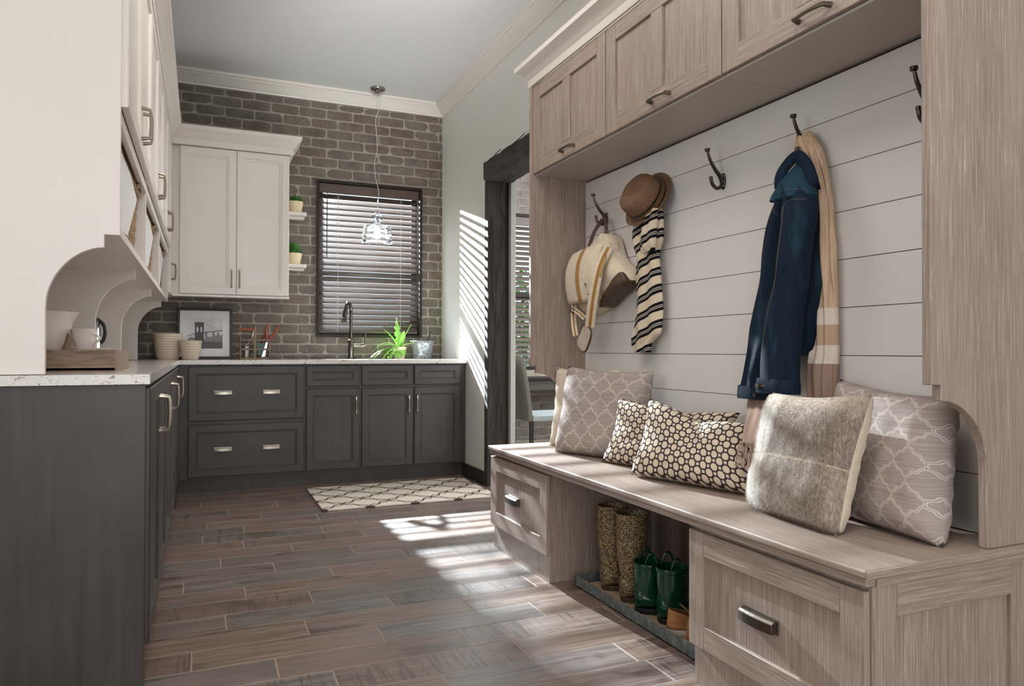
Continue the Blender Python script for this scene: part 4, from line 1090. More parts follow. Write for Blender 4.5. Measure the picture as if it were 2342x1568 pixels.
# upper cabinets
ups = [(2.649, 3.3755, 'at the doorway end'), (1.906, 2.647, 'in the middle'), (1.1815, 1.904, 'nearest the camera')]
UX = 1.580
for y0, y1, w in ups:
    r = root('upper_cabinet', 'grey oak upper cabinet above the hooks, '+w, 'cabinet', (1.72, (y0+y1)/2, 1.885), 'grey oak upper cabinets over the bench')
    mk('body', G().box(UX, XR-.003, y0, y1, 1.892, 2.345), 'oak_z', r)
    mk('bottom_panel', G().box(UX-.004, XR-.003, y0, y1, 1.8835, 1.8915), 'soffit_paint', r)
    F = F_right(UX-.0005); ym = (y0+y1)/2
    d = shaker(r, F, y0+.002, y1-.002, 1.893, 2.342, .019, .074, mull=ym)
    pull(d, F, ym-.03, 1.925, .125, False, .019, .03, .0058, 'aged_bronze', bow=.5)
prof = [(0, 2.3455), (.010, 2.3455), (.012, 2.350), (.012, 2.382), (.017, 2.387), (.022, 2.394), (.034, 2.413), (.056, 2.428), (.066, 2.432), (.068, 2.454), (0, 2.454)]
g = G(); sweep(g, prof, [(XR-.003, 3.400), (1.560, 3.400), (1.560, 1.157), (XR-.003, 1.157)], side=-1)
tag(mk('crown_molding', g, 'white_paint', smooth=True, angle=25), 'white crown molding above the grey oak upper cabinets', 'molding')

# coat hooks
def hook(y, label):
    r = root('coat_hook', label, 'hook', (XS, y, 1.62), 'pewter coat hooks on the shiplap')
    g = G(); lo = []
    for x_, s in ((XS-.0005, 1), (XS-.005, 1), (XS-.008, .8)):
        lo.append([(x_, y+.0135*s*cos(2*pi*k/20), 1.648+.032*s*sin(2*pi*k/20)) for k in range(20)])
    mk('plate', g.loft(lo), 'dark_bronze', r, smooth=True)
    P = rowinterp([[XS-.006, y, 1.640], [XS-.018, y, 1.665], [XS-.042, y, 1.690], [XS-.066, y, 1.725], [XS-.078, y, 1.756]], 14)
    mk('upper_arm', G().tube(P, [lerp(.0095, .0048, i/14) for i in range(15)], 8), 'dark_bronze', r, smooth=True)
    P = rowinterp([[XS-.008, y, 1.636], [XS-.020, y, 1.622], [XS-.036, y, 1.618], [XS-.054, y, 1.630], [XS-.062, y, 1.652]], 12)
    mk('lower_arm', G().tube(P, [lerp(.0075, .0065, i/12) for i in range(13)], 8), 'dark_bronze', r, smooth=True)
    mk('cap', G().lathe([(0, -.005), (.0105, -.005), (.0105, .005), (0, .005)], (XS-.079, y, 1.762), 14), 'dark_bronze', r, smooth=True)
    mk('tip', G().lathe([(0, -.008), (.006, -.006), (.008, 0), (.006, .006), (0, .008)], (XS-.0625, y, 1.655), 10), 'dark_bronze', r, smooth=True)
    for z in (1.667, 1.628): mk('screw', G().lathe([(0, -.003), (.003, -.003), (.003, .003), (0, .003)], (XS-.007, y-.007, z), 8), 'steel', r)
HY = [3.157, 2.712, 2.268, 1.826, 1.385]
for y, l in zip(HY, ('double coat hook holding the canvas bag', 'double coat hook hidden behind the straw hat', 'empty double coat hook between hat and jacket', 'double coat hook holding the denim jacket', 'empty double coat hook beside the near side panel')): hook(y, l)

# ---- pillows on the bench
BZ = .5095
def pillow(name, label, BL, BR, TL, TR, th, mat, n=26, bow=.075, wr=.006, seed=0, backmat=None, seam=None, cat='pillow', group=None, sag=0, scale=(1, 1), chop=0):
    BL, BR, TL, TR = map(Vector, (BL, BR, TL, TR))
    W_ = ((BR-BL).length+(TR-TL).length)/2; H_ = ((TL-BL).length+(TR-BR).length)/2
    def pt(u, v):
        uu = .5+(u-.5)*(1-bow*sin(pi*v)); vv = .5+(v-.5)*(1-bow*(1 if v > .5 else .15)*sin(pi*u))
        return BL.lerp(BR, uu).lerp(TL.lerp(TR, uu), vv)
    nrm = (BR-BL).cross(TL-BL).normalized()
    if nrm.x > 0: nrm = -nrm
    g = G(); uv = []; idx = {}
    vs = []; fs = []; mi = []
    for side in (1, -1):
        for i in range(n+1):
            for j in range(n+1):
                edge = i in (0, n) or j in (0, n)
                if side == -1 and edge: idx[(side, i, j)] = idx[(1, i, j)]; continue
                u, v = j/n, i/n; p = pt(u, v)
                e = (max(0, 1-(2*u-1)**4)*max(0, 1-(2*v-1)**4))**.42
                w = mnoise.noise(Vector((u*5+seed, v*5, seed)))*wr*e + mnoise.noise(Vector((u*14+seed, v*9, seed*2)))*wr*.5*e
                ck = 1-chop*math.exp(-((u-.5)/.12)**2)*max(0, v-.45)*1.8
                # edge puckers
                ed = min(u, 1-u, v, 1-v); w += .0035*sin((u+v*1.3)*95+seed)*max(0, 1-ed/.13)*(0 if edge else 1)
                p = p+nrm*side*(th*e*ck*(1+.25*(.5-v)*2*sag)+w)
                p = p-Vector((0, 0, 1))*chop*.10*math.exp(-((u-.5)/.16)**2)*max(0, v-.3)*1.2
                idx[(side, i, j)] = len(vs); vs.append(p); uv.append((u*W_*scale[0], v*H_*scale[1]))
        for i in range(n):
            for j in range(n):
                q = (idx[(side, i, j)], idx[(side, i, j+1)], idx[(side, i+1, j+1)], idx[(side, i+1, j)])
                fs.append(q); mi.append(0 if side == 1 or not backmat else 1)
    dz = BZ+.0008-min(p.z for p in vs)
    vs = [p+Vector((0, 0, dz)) for p in vs]
    g.add(vs, fs); g.m = mi
    c = (BL+BR)/2; r = root(name, label, cat, (c.x, c.y, BZ), group)
    o = mk('cover', g, [mat]+([backmat] if backmat else []), r, smooth=True, angle=180, uvs=uv)
    if seam:
        P = [pt(j/n, 0) for j in range(n)]+[pt(1, i/n) for i in range(n)]+[pt(1-j/n, 1) for j in range(n)]+[pt(0, 1-i/n) for i in range(n)]
        mk('seam_piping', G().tube([p+Vector((0, 0, dz+.0005)) for p in P], .0022, 6, closed=True), seam, r, smooth=True)
    return r, vs, idx, nrm, n
pillow('throw_pillow', 'cream speckled pillow half hidden in the far bench corner', (1.612, 3.285, .515), (1.80, 2.90, .515), (1.685, 3.345, .90), (1.825, 2.955, .898), .048, 'speckle', seam='cream_linen', seed=1)
pillow('throw_pillow', 'square taupe quatrefoil pillow at the far end of the bench', (1.528, 3.055, .515), (1.720, 2.59, .515), (1.640, 3.130, .915), (1.790, 2.622, .900), .072, 'quatrefoil', seed=2, wr=.008)
pillow('lumbar_pillow', 'chain-print lumbar pillow behind the other chain-print one', (1.580, 2.715, .515), (1.760, 2.12, .515), (1.665, 2.715, .786), (1.832, 2.130, .762), .062, 'chain_print', seed=3, chop=.30, bow=.13)
pillow('lumbar_pillow', 'cream and dark chain-print lumbar pillow in front', (1.507, 2.372, .515), (1.665, 1.845, .515), (1.605, 2.385, .802), (1.745, 1.925, .735), .070, 'chain_print', seed=4, chop=.30, bow=.13)
r5, vs5, idx5, nr5, n5 = pillow('hide_pillow', 'pieced grey-brown hide pillow leaning on the taupe pillow', (1.545, 1.752, .515), (1.508, 1.385, .515), (1.655, 1.775, .860), (1.590, 1.350, .882), .072, 'hide', backmat='cream_linen', seed=5, wr=.008)
pillow('throw_pillow', 'large taupe quatrefoil pillow tucked beside the near side panel', (1.715, 1.60, .515), (1.650, 1.202, .515), (1.815, 1.660, .905), (1.790, 1.262, .872), .072, 'quatrefoil', seed=6, wr=.008, scale=(1.12, 1.08))
# short hair on the hide pillow
rnd = random.Random(9); g = G(); uvf = []
for k in range(26000):
    i, j = rnd.randrange(n5), rnd.randrange(n5); a, b = rnd.random(), rnd.random()
    p = vs5[idx5[(1, i, j)]].lerp(vs5[idx5[(1, i, j+1)]], a).lerp(vs5[idx5[(1, i+1, j)]].lerp(vs5[idx5[(1, i+1, j+1)]], a), b)
    d = (nr5*.55+Vector((0, .25, -.75))+Vector((rnd.gauss(0, .25), rnd.gauss(0, .25), rnd.gauss(0, .25)))).normalized()
    L_ = rnd.uniform(.006, .013); s = d.cross(nr5).normalized()*.00045
    m = len(g.v); g.v += [tuple(p-s), tuple(p+s), tuple(p+d*L_)]; g.f.append((m, m+1, m+2)); g.m.append(0)
    u = ((j+a)/n5*.39, (i+b)/n5*.36); uvf += [u, u, u]
f = mk('short_hair', g, 'hide', r5, recalc=False, uvs=uvf); f['kind'] = 'stuff'

# ---- boot tray and footwear
r = root('boot_tray', 'galvanised metal boot tray under the bench', 'tray', (1.65, 2.25, 0))
tx0, tx1, ty0, ty1, th = 1.446, 1.862, 1.80, 2.694, .044
g = G(); g.box(tx0, tx0+.003, ty0, ty1, .001, th).box(tx1-.003, tx1, ty0, ty1, .001, th).box(tx0, tx1, ty0, ty0+.003, .001, th).box(tx0, tx1, ty1-.003, ty1, .001, th).box(tx0, tx1, ty0, ty1, .001, .004)
mk('pan', g, 'galv_sheet', r); mk('rim', G().tube([(tx0, ty0, th), (tx1, ty0, th), (tx1, ty1, th), (tx0, ty1, th)], .003, 6, closed=True), 'galv_sheet', r, smooth=True)
mk('mat', G().box(tx0+.012, tx1-.012, ty0+.012, ty1-.012, .0042, .010), 'cork_mat', r)
def boot(name, label, x, y, ht, rt, ra, L, mats, group, handles=False, yaw=0, belt=True):
    # heel towards the room, toe towards the wall (+X local)
    r = root(name, label, 'boot', (x, y, .0105), group); r.rotation_euler = (0, 0, yaw)
    rows = [[.052, ra*1.02, ra*.92, .006], [.085, ra*.95, ra*.88, .002], [.13, lerp(ra, rt, .35), lerp(ra, rt, .35)*.92, 0], [ht*.6, lerp(ra, rt, .7), lerp(ra, rt, .7)*.92, -.004], [ht*.85, rt*.98, rt*.92, -.004], [ht, rt*1.02, rt*.95, -.002]]
    if ht < .22: rows = [[.05, ra*1.02, ra*.92, .006], [.08, ra*.97, ra*.9, .002], [.12, lerp(ra, rt, .5), lerp(ra, rt, .5)*.92, 0], [ht*.9, rt*.99, rt*.92, 0], [ht, rt*1.03, rt*.95, 0]]
    g = G(); R = rowinterp(rows, 20); n = 28
    loops = [[(q[3]+q[1]*cos(2*pi*k/n), q[2]*sin(2*pi*k/n), q[0]) for k in range(n)] for q in R]
    inner = [[(q[3]+(q[1]-.005)*cos(2*pi*k/n), (q[2]-.005)*sin(2*pi*k/n), q[0]) for k in range(n)] for q in R[::-1]]
    mk('shaft', g.loft(loops+inner, cap=False), mats[0], r, smooth=True, local=True, angle=70)
    # foot: sections along x
    g = G(); secs = []
    for i in range(15):
        q = i/14; xx = -ra*1.0+(L)*q
        wd = .036*(.72+.5*sin(pi*min(q*.8+.12, 1)))*(1 if q < .9 else .8-(q-.9)*3.2)
        hh = lerp(.085, .055, min(q*1.5, 1)) if q < .75 else lerp(.055, .03, (q-.75)/.25)
        if q < .06: wd *= .65
        secs.append([(xx, wd*cos(2*pi*k/16)*1.15, .016+max(0, hh*.5*(1+sin(2*pi*k/16)))) for k in range(16)])
    mk('foot', g.loft(secs), mats[1], r, smooth=True, local=True, angle=70)
    g = G(); P = []
    for k in range(28):
        a = 2*pi*k/28; xx = (L/2)*cos(a); q = (xx+L/2)/L; ww = .041+.006*sin(pi*q); P.append((xx+L/2-ra*1.0, ww*math.copysign(abs(sin(a))**.7, sin(a))))
    mk('sole', g.prism(P, 'z', 0, .020), mats[2], r, local=True, bevel=.003)
    if handles:
        for s in (-1, 1):
            y0 = s*(rt*.80)
            P = [(-.026+.052*i/10, y0, ht-.02+.060*sin(pi*i/10)**.6) for i in range(11)]
            mk('pull_handle', G().tube(P, .0048, 8), mats[0], r, smooth=True, local=True)
        mk('top_band', G().lathe([(rt*1.04, ht-.014), (rt*1.06, ht-.012), (rt*1.06, ht-.002), (rt*1.04, ht)], (0, 0, 0), 28, cap=False), mats[0], r, smooth=True, local=True)
    return r
boot('rain_boot', 'leopard print rain boot nearer the doorway', 1.560, 2.580, .342, .062, .050, .20, ('leopard', 'leopard', 'boot_brown'), 'leopard rain boots', yaw=rad(-8))
boot('rain_boot', 'leopard print rain boot next to the green boots', 1.556, 2.425, .342, .064, .050, .20, ('leopard', 'leopard', 'boot_brown'), 'leopard rain boots', yaw=rad(-12))
boot('rain_boot', 'green rubber boot beside the leopard boots', 1.545, 2.302, .186, .055, .052, .165, ('boot_green', 'boot_green', 'boot_sole'), 'green rubber boots', True, rad(-20))
boot('rain_boot', 'green rubber boot beside the tan shoes', 1.565, 2.180, .198, .058, .054, .17, ('boot_green', 'boot_green', 'boot_sole'), 'green rubber boots', True, rad(-14))
def shoe(label, x, y, yaw):
    r = root('casual_shoe', label, 'shoe', (x, y, .0105), 'tan suede shoes'); r.rotation_euler = (0, 0, yaw)
    def outline(s):
        P = []
        for k in range(32):
            a = 2*pi*k/32; xx = .095*cos(a); q = (xx+.095)/.19; ww = (.030+.010*sin(pi*q*.9+.3))*s; P.append((xx+.075, ww*math.copysign(abs(sin(a))**.65, sin(a))))
        return P
    g = G(); g.loft([[(p[0], p[1], z) for p in outline(s)] for z, s in ((0, .98), (.004, 1.02), (.018, 1.05), (.022, 1.0))]); mk('sole', g, 'sole_white', r, smooth=True, local=True)
    g = G(); lo = []
    for i in range(7):
        q = i/6; o_ = outline(1.0); lo.append([(lerp(p[0], (p[0]-.075)*.80+.062, q), p[1]*(1-.22*q), .022+(.052*q)*(1.25-.75*min(1, max(0, (p[0]+.02)/.16)))) for p in o_])
    mk('upper', g.loft(lo, cap=False), 'suede_tan', r, smooth=True, local=True, solid=.003, angle=80)
    mk('vamp', G().loft([[(.085+.07*q+.0, (.030-.012*q)*cos(pi*k/8), .026+(.034-.016*q)*sin(pi*k/8)) for k in range(9)] for q in [i/5 for i in range(6)]], closed=False), 'suede_tan', r, smooth=True, local=True, solid=.003)
    mk('tongue', G().loft([[(.030+.05*(1-q), .022*s*(1-.35*q), .052+.045*q) for s in (-1, -.5, 0, .5, 1)] for q in (0, .3, .6, 1)], closed=False), 'suede_tan', r, smooth=True, local=True, solid=.004)
    mk('lace', G().tube([(.075, -.026, .052), (.078, 0, .064), (.075, .026, .052)], .0025, 6), 'leather_brown', r, smooth=True, local=True)
shoe('tan suede shoe with white sole in the boot tray', 1.500, 2.085, rad(-10)); shoe('tan suede shoe mostly hidden behind the near drawer cabinet', 1.500, 1.975, rad(-12))

# ================================================================== HANGING THINGS
# fedora: local z = crown axis
r = root('straw_hat', 'brown woven straw fedora with dark ribbon on a hook', 'hat', (1.832, 2.722, 1.652))
ax_ = Vector((-.90, -.05, .40)).normalized(); r.rotation_euler = ax_.to_track_quat('Z', 'Y').to_euler()
n = 48
def ring(rr, z, ov=1.12): return [(rr*cos(2*pi*k/n)*ov, rr*sin(2*pi*k/n), z(k) if callable(z) else z) for k in range(n)]
brim = lambda zz: (lambda k: zz+.012*abs(sin(2*pi*k/n))**2-.004)
g = G(); g.loft([ring(.094, .004), ring(.108, brim(.002)), ring(.122, brim(.004)), ring(.131, brim(.010)), ring(.132, brim(.013)), ring(.122, brim(.008)), ring(.108, brim(.006)), ring(.094, .008)], cap=False)
mk('brim', g, 'hat_straw', r, smooth=True, local=True, angle=80)
def crown_z(rr, z):
    def f(k):
        c = cos(2*pi*k/n); return z
    return f
g = G(); lo = []
for rr, z in ((.098, .004), (.098, .03), (.096, .06), (.092, .082), (.084, .096), (.070, .104), (.05, .106), (.028, .104), (.006, .102)):
    lp = []
    for k in range(n):
        a = 2*pi*k/n; x_, y_ = rr*cos(a)*1.12, rr*sin(a)
        pinch = 1-.10*max(0, cos(a))**3*min(1, z/.09)
        dent = .010*math.exp(-(y_/.018)**2)*(1 if rr < .06 else max(0, (z-.07)/.04)*.5)
        lp.append((x_*pinch, y_*(pinch if cos(a) > 0 else 1), z-dent))
    lo.append(lp)
mk('crown', g.loft(lo), 'hat_straw', r, smooth=True, local=True, angle=80)
mk('band', G().loft([ring(.0995, .006), ring(.1005, .006), ring(.0992, .040), ring(.0975, .040)], cap=False), 'hat_band', r, smooth=True, local=True)
for z in (.008, .036): mk('ribbon', G().loft([ring(.101, z-.004), ring(.1018, z-.003), ring(.1014, z+.004), ring(.099, z+.004)], cap=False), 'ribbon_black', r, smooth=True, local=True)

def cloth_tube(rows, n=40, m=40, rip=.004, k=9, seed=0, drift=1.2):
    # rows: [z, y0, y1, xc, hd]
    R = rowinterp(rows, m); lo = []
    for i, (z, y0, y1, xc, hd) in enumerate(R):
        yc, hw = (y0+y1)/2, abs(y1-y0)/2; lp = []
        for j in range(n):
            a = 2*pi*j/n; ca = math.copysign(abs(cos(a))**.8, cos(a))
            y = yc+hw*ca; rp = rip*sin(k*ca*2.2+seed+i*.04*drift+sin(i*.25+seed)*.9)*(1 if sin(a) < 0 else .4)
            x = xc+hd*sin(a)+rp+mnoise.noise(Vector((y*22, z*9, seed)))*rip*.9
            lp.append((x, y, z))
        lo.append(lp)
    return G().loft(lo)

# striped scarf under the hat
r = root('striped_scarf', 'cream scarf with black stripes hanging below the straw hat', 'scarf', (1.84, 2.72, .98))
rows = [[1.66, 2.78, 2.68, 1.825, .015], [1.60, 2.80, 2.62, 1.822, .026], [1.545, 2.826, 2.612, 1.822, .032], [1.475, 2.835, 2.612, 1.822, .034], [1.42, 2.812, 2.645, 1.826, .030], [1.37, 2.812, 2.640, 1.826, .026], [1.30, 2.82, 2.630, 1.828, .024], [1.20, 2.816, 2.623, 1.828, .024], [1.10, 2.836, 2.624, 1.828, .024], [1.06, 2.846, 2.632, 1.828, .023], [1.02, 2.852, 2.70, 1.828, .020], [.978, 2.835, 2.71, 1.828, .016]]
g = cloth_tube(rows, 48, 60, .005, 3, 1.0)
o = mk('drape', g, 'stripe_scarf', r, smooth=True, angle=180)
rows = [[1.60, 2.70, 2.61, 1.80, .014], [1.52, 2.72, 2.615, 1.793, .020], [1.45, 2.73, 2.62, 1.793, .020], [1.415, 2.71, 2.64, 1.80, .014]]
mk('fold', cloth_tube(rows, 30, 20, .004, 3, 3.0), 'stripe_scarf', r, smooth=True, angle=180)

# beige scarf on the jacket hook
r = root('beige_scarf', 'long beige scarf with white bands and fringe behind the jacket', 'scarf', (1.84, 1.77, 0))
rows = [[1.710, 1.845, 1.795, 1.836, .012], [1.685, 1.850, 1.778, 1.836, .022], [1.642, 1.830, 1.752, 1.838, .024], [1.567, 1.81, 1.731, 1.838, .024], [1.489, 1.80, 1.714, 1.838, .024], [1.40, 1.80, 1.706, 1.838, .023], [1.30, 1.80, 1.693, 1.838, .023], [1.2, 1.80, 1.690, 1.838, .023], [1.10, 1.80, 1.690, 1.838, .022], [.99, 1.80, 1.690, 1.838, .022], [.93, 1.81, 1.690, 1.838, .022], [.86, 1.815, 1.692, 1.838, .020], [.80, 1.81, 1.70, 1.838, .018]]
mk('strand', cloth_tube(rows, 56, 70, .007, 5, 2.0, .8), 'band_scarf', r, smooth=True, angle=180)
rows = [[1.705, 1.850, 1.815, 1.840, .012], [1.62, 1.880, 1.82, 1.840, .016], [1.5, 1.91, 1.82, 1.845, .016], [1.2, 1.97, 1.86, 1.845, .016], [.95, 2.03, 1.92, 1.835, .016], [.81, 2.055, 1.935, 1.800, .016], [.77, 2.000, 1.890, 1.750, .014], [.735, 1.935, 1.835, 1.680, .012], [.707, 1.882, 1.80, 1.628, .010], [.690, 1.868, 1.79, 1.612, .009]]
mk('strand', cloth_tube(rows, 40, 60, .004, 4, 5.0, .4), 'band_scarf', r, smooth=True, angle=180)
rnd = random.Random(8); g = G()
for i in range(26):
    y = lerp(1.788, 1.868, i/25); x_ = 1.608+rnd.uniform(-.006, .006); P = []; w1 = rnd.uniform(-.014, .014)
    for k in range(7): P.append((x_-.006*k-.003*sin(k*1.3+i), y+w1*k/6-.003*k+.004*sin(k*2+i), .694-.0125*k))
    g.tube(P, .0013, 5)
f = mk('fringe', g, 'band_scarf', r, smooth=True); f['kind'] = 'stuff'

# denim jacket
r = root('denim_jacket', 'dark blue denim jacket hanging by its collar', 'jacket', (1.79, 1.86, .82))
rows = [[1.56, 1.845, 1.765, 1.822, .020], [1.48, 1.90, 1.738, 1.822, .028], [1.37, 1.94, 1.744, 1.818, .032], [1.24, 1.95, 1.735, 1.816, .032], [1.18, 1.96, 1.738, 1.816, .032], [1.11, 1.95, 1.745, 1.816, .030], [1.0, 1.94, 1.768, 1.816, .028], [.975, 1.93, 1.785, 1.816, .024]]
mk('body', cloth_tube(rows, 40, 40, .004, 3, 1.0), 'denim', r, smooth=True, angle=180)
rows = [[1.575, 1.826, 1.785, 1.790, .016], [1.53, 1.858, 1.79, 1.782, .030], [1.476, 1.898, 1.815, 1.788, .040], [1.40, 1.940, 1.840, 1.792, .041], [1.33, 1.965, 1.848, 1.795, .040], [1.25, 1.978, 1.862, 1.795, .038], [1.15, 1.997, 1.882, 1.795, .037], [1.05, 2.020, 1.900, 1.795, .037], [.95, 2.046, 1.925, 1.795, .036], [.872, 2.066, 1.945, 1.793, .035], [.830, 2.076, 1.952, 1.792, .034]]
sl = mk('sleeve', cloth_tube(rows, 40, 60, .006, 2, 4.0), 'denim', r, smooth=True, angle=180)
rows2 = [[1.555, 1.800, 1.752, 1.785, .018], [1.52, 1.806, 1.728, 1.768, .034], [1.48, 1.806, 1.706, 1.752, .044], [1.415, 1.808, 1.694, 1.744, .048], [1.33, 1.812, 1.708, 1.740, .046], [1.24, 1.826, 1.716, 1.738, .044], [1.17, 1.850, 1.724, 1.736, .043], [1.085, 1.872, 1.738, 1.735, .042], [.975, 1.902, 1.748, 1.735, .041], [.89, 1.914, 1.754, 1.735, .039], [.862, 1.918, 1.756, 1.735, .038]]
s2 = mk('sleeve', cloth_tube(rows2, 40, 60, .006, 2, 7.0), 'denim', r, smooth=True, angle=180)
def cuff(par, y0, y1, xc, hd, z0, z1):
    mk('cuff', cloth_tube([[z1, y0, y1, xc, hd], [(z0+z1)/2, y0+.003, y1-.003, xc, hd+.003], [z0, y0+.003, y1-.003, xc, hd+.002]], 40, 6, .001, 2, 1.0), 'denim', par, smooth=True, angle=60)
cuff(sl, 2.080, 1.950, 1.792, .038, .818, .864); cuff(s2, 1.921, 1.754, 1.735, .042, .848, .896)
mk('button', G().tube([(1.693, 1.884, .872), (1.688, 1.884, .872)], .0095, 14), 'pewter', s2)
mk('buttonhole', G().tube([(1.692, 1.868, .872), (1.692, 1.850, .872)], .0018, 6), 'thread_orange', s2)
mk('button', G().tube([(1.755, 1.965, .834), (1.748, 1.965, .834)], .007, 12), 'dark_bronze', sl)
# yoke and shoulders, lighter worn denim
rows = [[1.605, 1.812, 1.790, 1.800, .010], [1.570, 1.830, 1.762, 1.786, .022], [1.535, 1.838, 1.738, 1.768, .032], [1.500, 1.812, 1.712, 1.752, .044], [1.475, 1.800, 1.704, 1.748, .046]]
mk('yoke', cloth_tube(rows, 36, 24, .004, 2, 9.0), 'denim_light', r, smooth=True, angle=180)
rows = [[1.585, 1.828, 1.800, 1.792, .014], [1.55, 1.852, 1.808, 1.780, .026], [1.51, 1.878, 1.815, 1.775, .038], [1.485, 1.895, 1.818, 1.774, .042]]
mk('shoulder', cloth_tube(rows, 30, 20, .003, 2, 2.0), 'denim_light', r, smooth=True, angle=180)
P = rowinterp([[1.772, 1.868, 1.525], [1.770, 1.866, 1.565], [1.776, 1.842, 1.600], [1.782, 1.806, 1.622], [1.776, 1.768, 1.600], [1.768, 1.732, 1.555], [1.762, 1.716, 1.500]], 24)
mk('collar', G().tube(P, [.006]+[.0165]*23+[.006], 12, flat=(1.25, .62), ref=(-1, 0, 0)), 'denim', r, smooth=True, angle=180)
mk('collar_back', G().loft([[(1.800, lerp(1.862, 1.720, j/10), 1.50+.120*sin(pi*j/10)**.8*q) for j in range(11)] for q in (0, .33, .66, 1)], closed=False), 'denim', r, smooth=True, solid=.004)
from mathutils.bvhtree import BVHTree
def bvh(o):
    off = wloc(o); return BVHTree.FromPolygons([v.co+off for v in o.data.vertices], [p.vertices for p in o.data.polygons])
def stitch(YZ, objs, par, rr=.00045):
    trees = [bvh(o) for o in objs]; P = []
    for y, z in rowinterp([list(p) for p in YZ], 30):
        hs = [t_.ray_cast(Vector((1.4, y, z)), Vector((1, 0, 0)))[0] for t_ in trees]; hs = [h for h in hs if h]
        if hs: P.append((min(h.x for h in hs)-.0006, y, z))
    if len(P) > 2: mk('stitching', G().tube(P, rr, 5), 'thread', par)
bpy.context.view_layer.update()
allp = [c_ for c_ in r.children if c_.name.split('.')[0] in ('sleeve', 'body', 'yoke', 'shoulder')]
stitch([(1.812, 1.470), (1.79, 1.492), (1.76, 1.500), (1.712, 1.490)], allp, r); stitch([(1.798, 1.425), (1.78, 1.452), (1.755, 1.464), (1.705, 1.458)], allp, r)
stitch([(1.893, 1.495), (1.875, 1.498), (1.845, 1.474)], allp, r); stitch([(1.905, 1.462), (1.88, 1.465), (1.852, 1.435)], allp, r)
for dy in (0, .008): stitch([(1.783+dy, 1.45), (1.787+dy, 1.33), (1.797+dy, 1.24), (1.828+dy, 1.13), (1.856+dy, 1.02), (1.878+dy, .90)], allp, r)

# canvas messenger bag
r = root('canvas_bag', 'cream canvas messenger bag with tan striped webbing on a hook', 'bag', (1.78, 3.1, 1.17))
BX = 1.845
def plate(poly, xb, xf, bulge, mat, name, par, n=10, bev=.0):
    # cushion-like panel from a (y, z) outline: centroid fan rings bulging towards the room
    cy_ = sum(p[0] for p in poly)/len(poly); cz_ = sum(p[1] for p in poly)/len(poly); lo = []
    lo.append([(xb, p[0], p[1]) for p in poly])
    for q in range(n+1):
        s = q/n; sc = cos(s*pi/2)**.75; hx = xf-bulge*sin(s*pi/2)
        if q == n: sc = .02
        lo.append([(hx+mnoise.noise(Vector((p[0]*9, p[1]*9, q*.15)))*.013*(sin(s*pi)), cy_+(p[0]-cy_)*sc, cz_+(p[1]-cz_)*sc) for p in poly])
    return mk(name, G().loft(lo), mat, par, smooth=True, angle=80)
def smooth_poly(P, m=60):
    Q = [list(p) for p in P]; k = len(Q); out = []
    for i in range(k):
        p0, p1, p2, p3 = Q[i-1], Q[i], Q[(i+1) % k], Q[(i+2) % k]
        for f in [j/4 for j in range(4)]: out.append([.5*((2*b)+(-a+c)*f+(2*a-5*b+4*c-d)*f*f+(-a+3*b-3*c+d)*f**3) for a, b, c, d in zip(p0, p1, p2, p3)])
    return out
body = smooth_poly([(3.11, 1.548), (3.03, 1.545), (2.985, 1.505), (2.945, 1.425), (2.862, 1.362), (2.83, 1.318), (2.85, 1.290), (2.96, 1.245), (3.06, 1.205), (3.20, 1.172), (3.30, 1.22), (3.31, 1.35), (3.24, 1.48)])
plate(body, BX+.012, BX-.045, .055, 'canvas', 'bag_body', r)
plate(smooth_poly([(2.872, 1.350), (2.832, 1.318), (2.845, 1.288), (2.94, 1.245), (3.04, 1.198), (3.065, 1.205), (3.02, 1.250), (2.95, 1.300)]), BX+.005, BX-.070, .028, 'leather_brown', 'leather_base', r)
# flap: a curved sheet folded over the top
g = G(); rows = []
for i in range(15):
    q = i/14; rw = []
    for j in range(19):
        p = j/18
        y = lerp(3.292, 2.985, p); z = lerp(1.480-.032*(1-p)**2*0+.022*p, 1.222, q)
        x_ = 1.738-.030*sin(pi*q*.75+.3)-.012*sin(pi*p)+.045*max(0, p-.78)*sin(q*5+1)*1.6+.022*(1-q)**6
        rw.append((x_, y+.006*sin(q*4)+(.012*sin(q*7+1) if p > .9 else 0), z))
    rows.append(rw)
fl = mk('flap', g.loft(rows, closed=False), 'canvas', r, smooth=True, solid=.005, angle=180)
g = G(); g.loft([[(rows[i][j][0]-.004, rows[i][j][1], rows[i][j][2]) for j in (8, 9, 10)] for i in range(15)], closed=False); mk('flap_stripe', g, 'webbing', fl, smooth=True, solid=.002)
mk('flap_lining', G().loft([[(rows[i][18][0]+.004+.020*k/3, rows[i][18][1]-(.004+.034*sin(pi*min(1, i/11))**.7)*k/3, rows[i][18][2]+.004*k) for k in range(4)] for i in range(15)], closed=False), 'canvas_inner', r, smooth=True, solid=.004)
plate(smooth_poly([(3.06, 1.548), (2.995, 1.535), (2.962, 1.480), (2.975, 1.40), (3.00, 1.30), (3.03, 1.25), (3.035, 1.34), (3.045, 1.45)]), BX-.03, BX-.075, .022, 'canvas', 'gusset', r)
P = rowinterp([[1.79, 3.195, 1.510], [1.80, 3.168, 1.572], [1.815, 3.145, 1.612], [1.822, 3.118, 1.632], [1.818, 3.085, 1.618], [1.812, 3.062, 1.578], [1.808, 3.050, 1.530]], 20)
mk('carry_handle', G().tube(P, .0125, 10, flat=(1, .55), ref=(-1, 0, 0)), 'leather_brown', r, smooth=True)
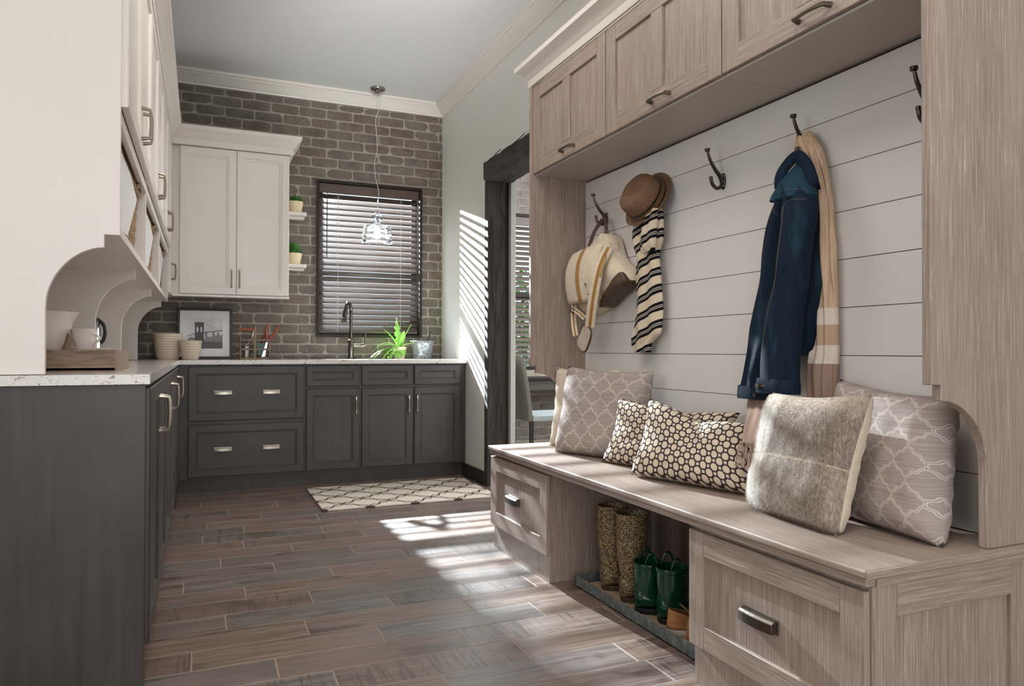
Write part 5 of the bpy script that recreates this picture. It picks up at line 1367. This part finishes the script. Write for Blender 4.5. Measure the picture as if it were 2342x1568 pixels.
def strap(P, w, name, m='canvas', par=None, stripe=True, rf=(-.62, -.78, 0)):
    Q = rowinterp([list(p) for p in P], 24); par = par or r
    o = mk(name, G().tube(Q, w, 8, flat=(1, .10), ref=rf), m, par, smooth=True)
    if stripe: mk('stripe', G().tube([(q[0]-w*.04, q[1]-w*.05, q[2]) for q in Q], w*.38, 8, flat=(1, .16), ref=rf), 'webbing', o, smooth=True)
    return o
strap([(1.765, 2.965, 1.475), (1.725, 2.965, 1.40), (1.705, 2.968, 1.33), (1.700, 3.00, 1.22), (1.715, 3.055, 1.10)], .023, 'shoulder_strap')
strap([(1.760, 3.30, 1.222), (1.755, 3.298, 1.17), (1.742, 3.265, 1.11), (1.735, 3.235, 1.06)], .014, 'shoulder_strap')
strap([(1.735, 3.262, 1.225), (1.728, 3.235, 1.195), (1.735, 3.19, 1.17), (1.74, 3.15, 1.145)], .012, 'buckle_strap')
mk('buckle', G().tube([(1.722, 3.262, 1.205), (1.722, 3.232, 1.192), (1.724, 3.240, 1.172), (1.724, 3.270, 1.186)], .003, 6, closed=True), 'dark_bronze', r, smooth=True)
mk('logo_mark', G().tube([(1.690, 3.055+.007*cos(a), 1.300+.009*sin(a)) for a in [i*2*pi*.75/9 for i in range(10)]], .0018, 6), 'black', r, smooth=True)  # small dark marks standing for the illegible logo on the flap
mk('logo_mark', G().tube([(1.694, 3.03+.008*cos(a), 1.245+.010*sin(a)) for a in [1+i*2*pi*.6/9 for i in range(10)]], .0026, 6), 'black', r, smooth=True)
c = Vector((1.722, 3.118, 1.046)); ang = rad(-30); P = []
for k in range(32):
    a = 2*pi*k/32; u = .046*math.copysign(abs(cos(a))**.6, cos(a)); v_ = .064*math.copysign(abs(sin(a))**.6, sin(a))
    P.append((c.y-(u*cos(ang)-v_*sin(ang))*1.15, c.z+u*sin(ang)+v_*cos(ang)))
pd = plate(P, c.x+.008, c.x-.004, .006, 'pad', 'shoulder_pad', r, n=5)
mk('pad_binding', G().tube([(c.x-.001, p[0], p[1]) for p in P], .0048, 8, closed=True), 'leather_brown', pd, smooth=True)

# ================================================================== NEIGHBOURING ROOM FURNITURE
r = root('dining_chair', 'grey leather chair seen through the doorway', 'chair', (2.45, 5.125, 0))
rows = []
for i in range(13):
    q = i/12; z = lerp(.455, .930, q); xx = 2.262-.058*q**1.4; hw = .205-.035*max(0, q-.1)**1.3; cc_ = 5.125
    rows.append([(xx-.016, cc_-hw, z), (xx-.022, cc_, z), (xx-.016, cc_+hw, z), (xx+.016, cc_+hw, z), (xx+.012, cc_, z), (xx+.016, cc_-hw, z)])
mk('backrest', G().loft(rows), 'chair_leather', r, smooth=True, angle=50, bevel=.004)
mk('seat', G().box(2.280, 2.70, 4.915, 5.335, .450, .500), 'chair_seat', r, bevel=.012, seg=3)
for x_, y_ in ((2.275, 4.94), (2.275, 5.31), (2.665, 4.94), (2.665, 5.31)): mk('leg', G().tube([(x_, y_, 0), (x_, y_, .45)], [.013, .018], 10), 'charcoal_metal', r, smooth=True)
r = root('desk', 'slim dark desk under the far room window', 'desk', (3.0, 6.2, 0))
mk('desk_top', G().box(2.55, 3.7, 5.96, 6.34, .700, .735), 'dark_frame', r, bevel=.003)
for x_, y_ in ((2.58, 6.0), (3.66, 6.0), (2.58, 6.31), (3.66, 6.31)): mk('leg', G().box(x_-.02, x_+.02, y_-.02, y_+.02, 0, .6995), 'dark_frame', r)
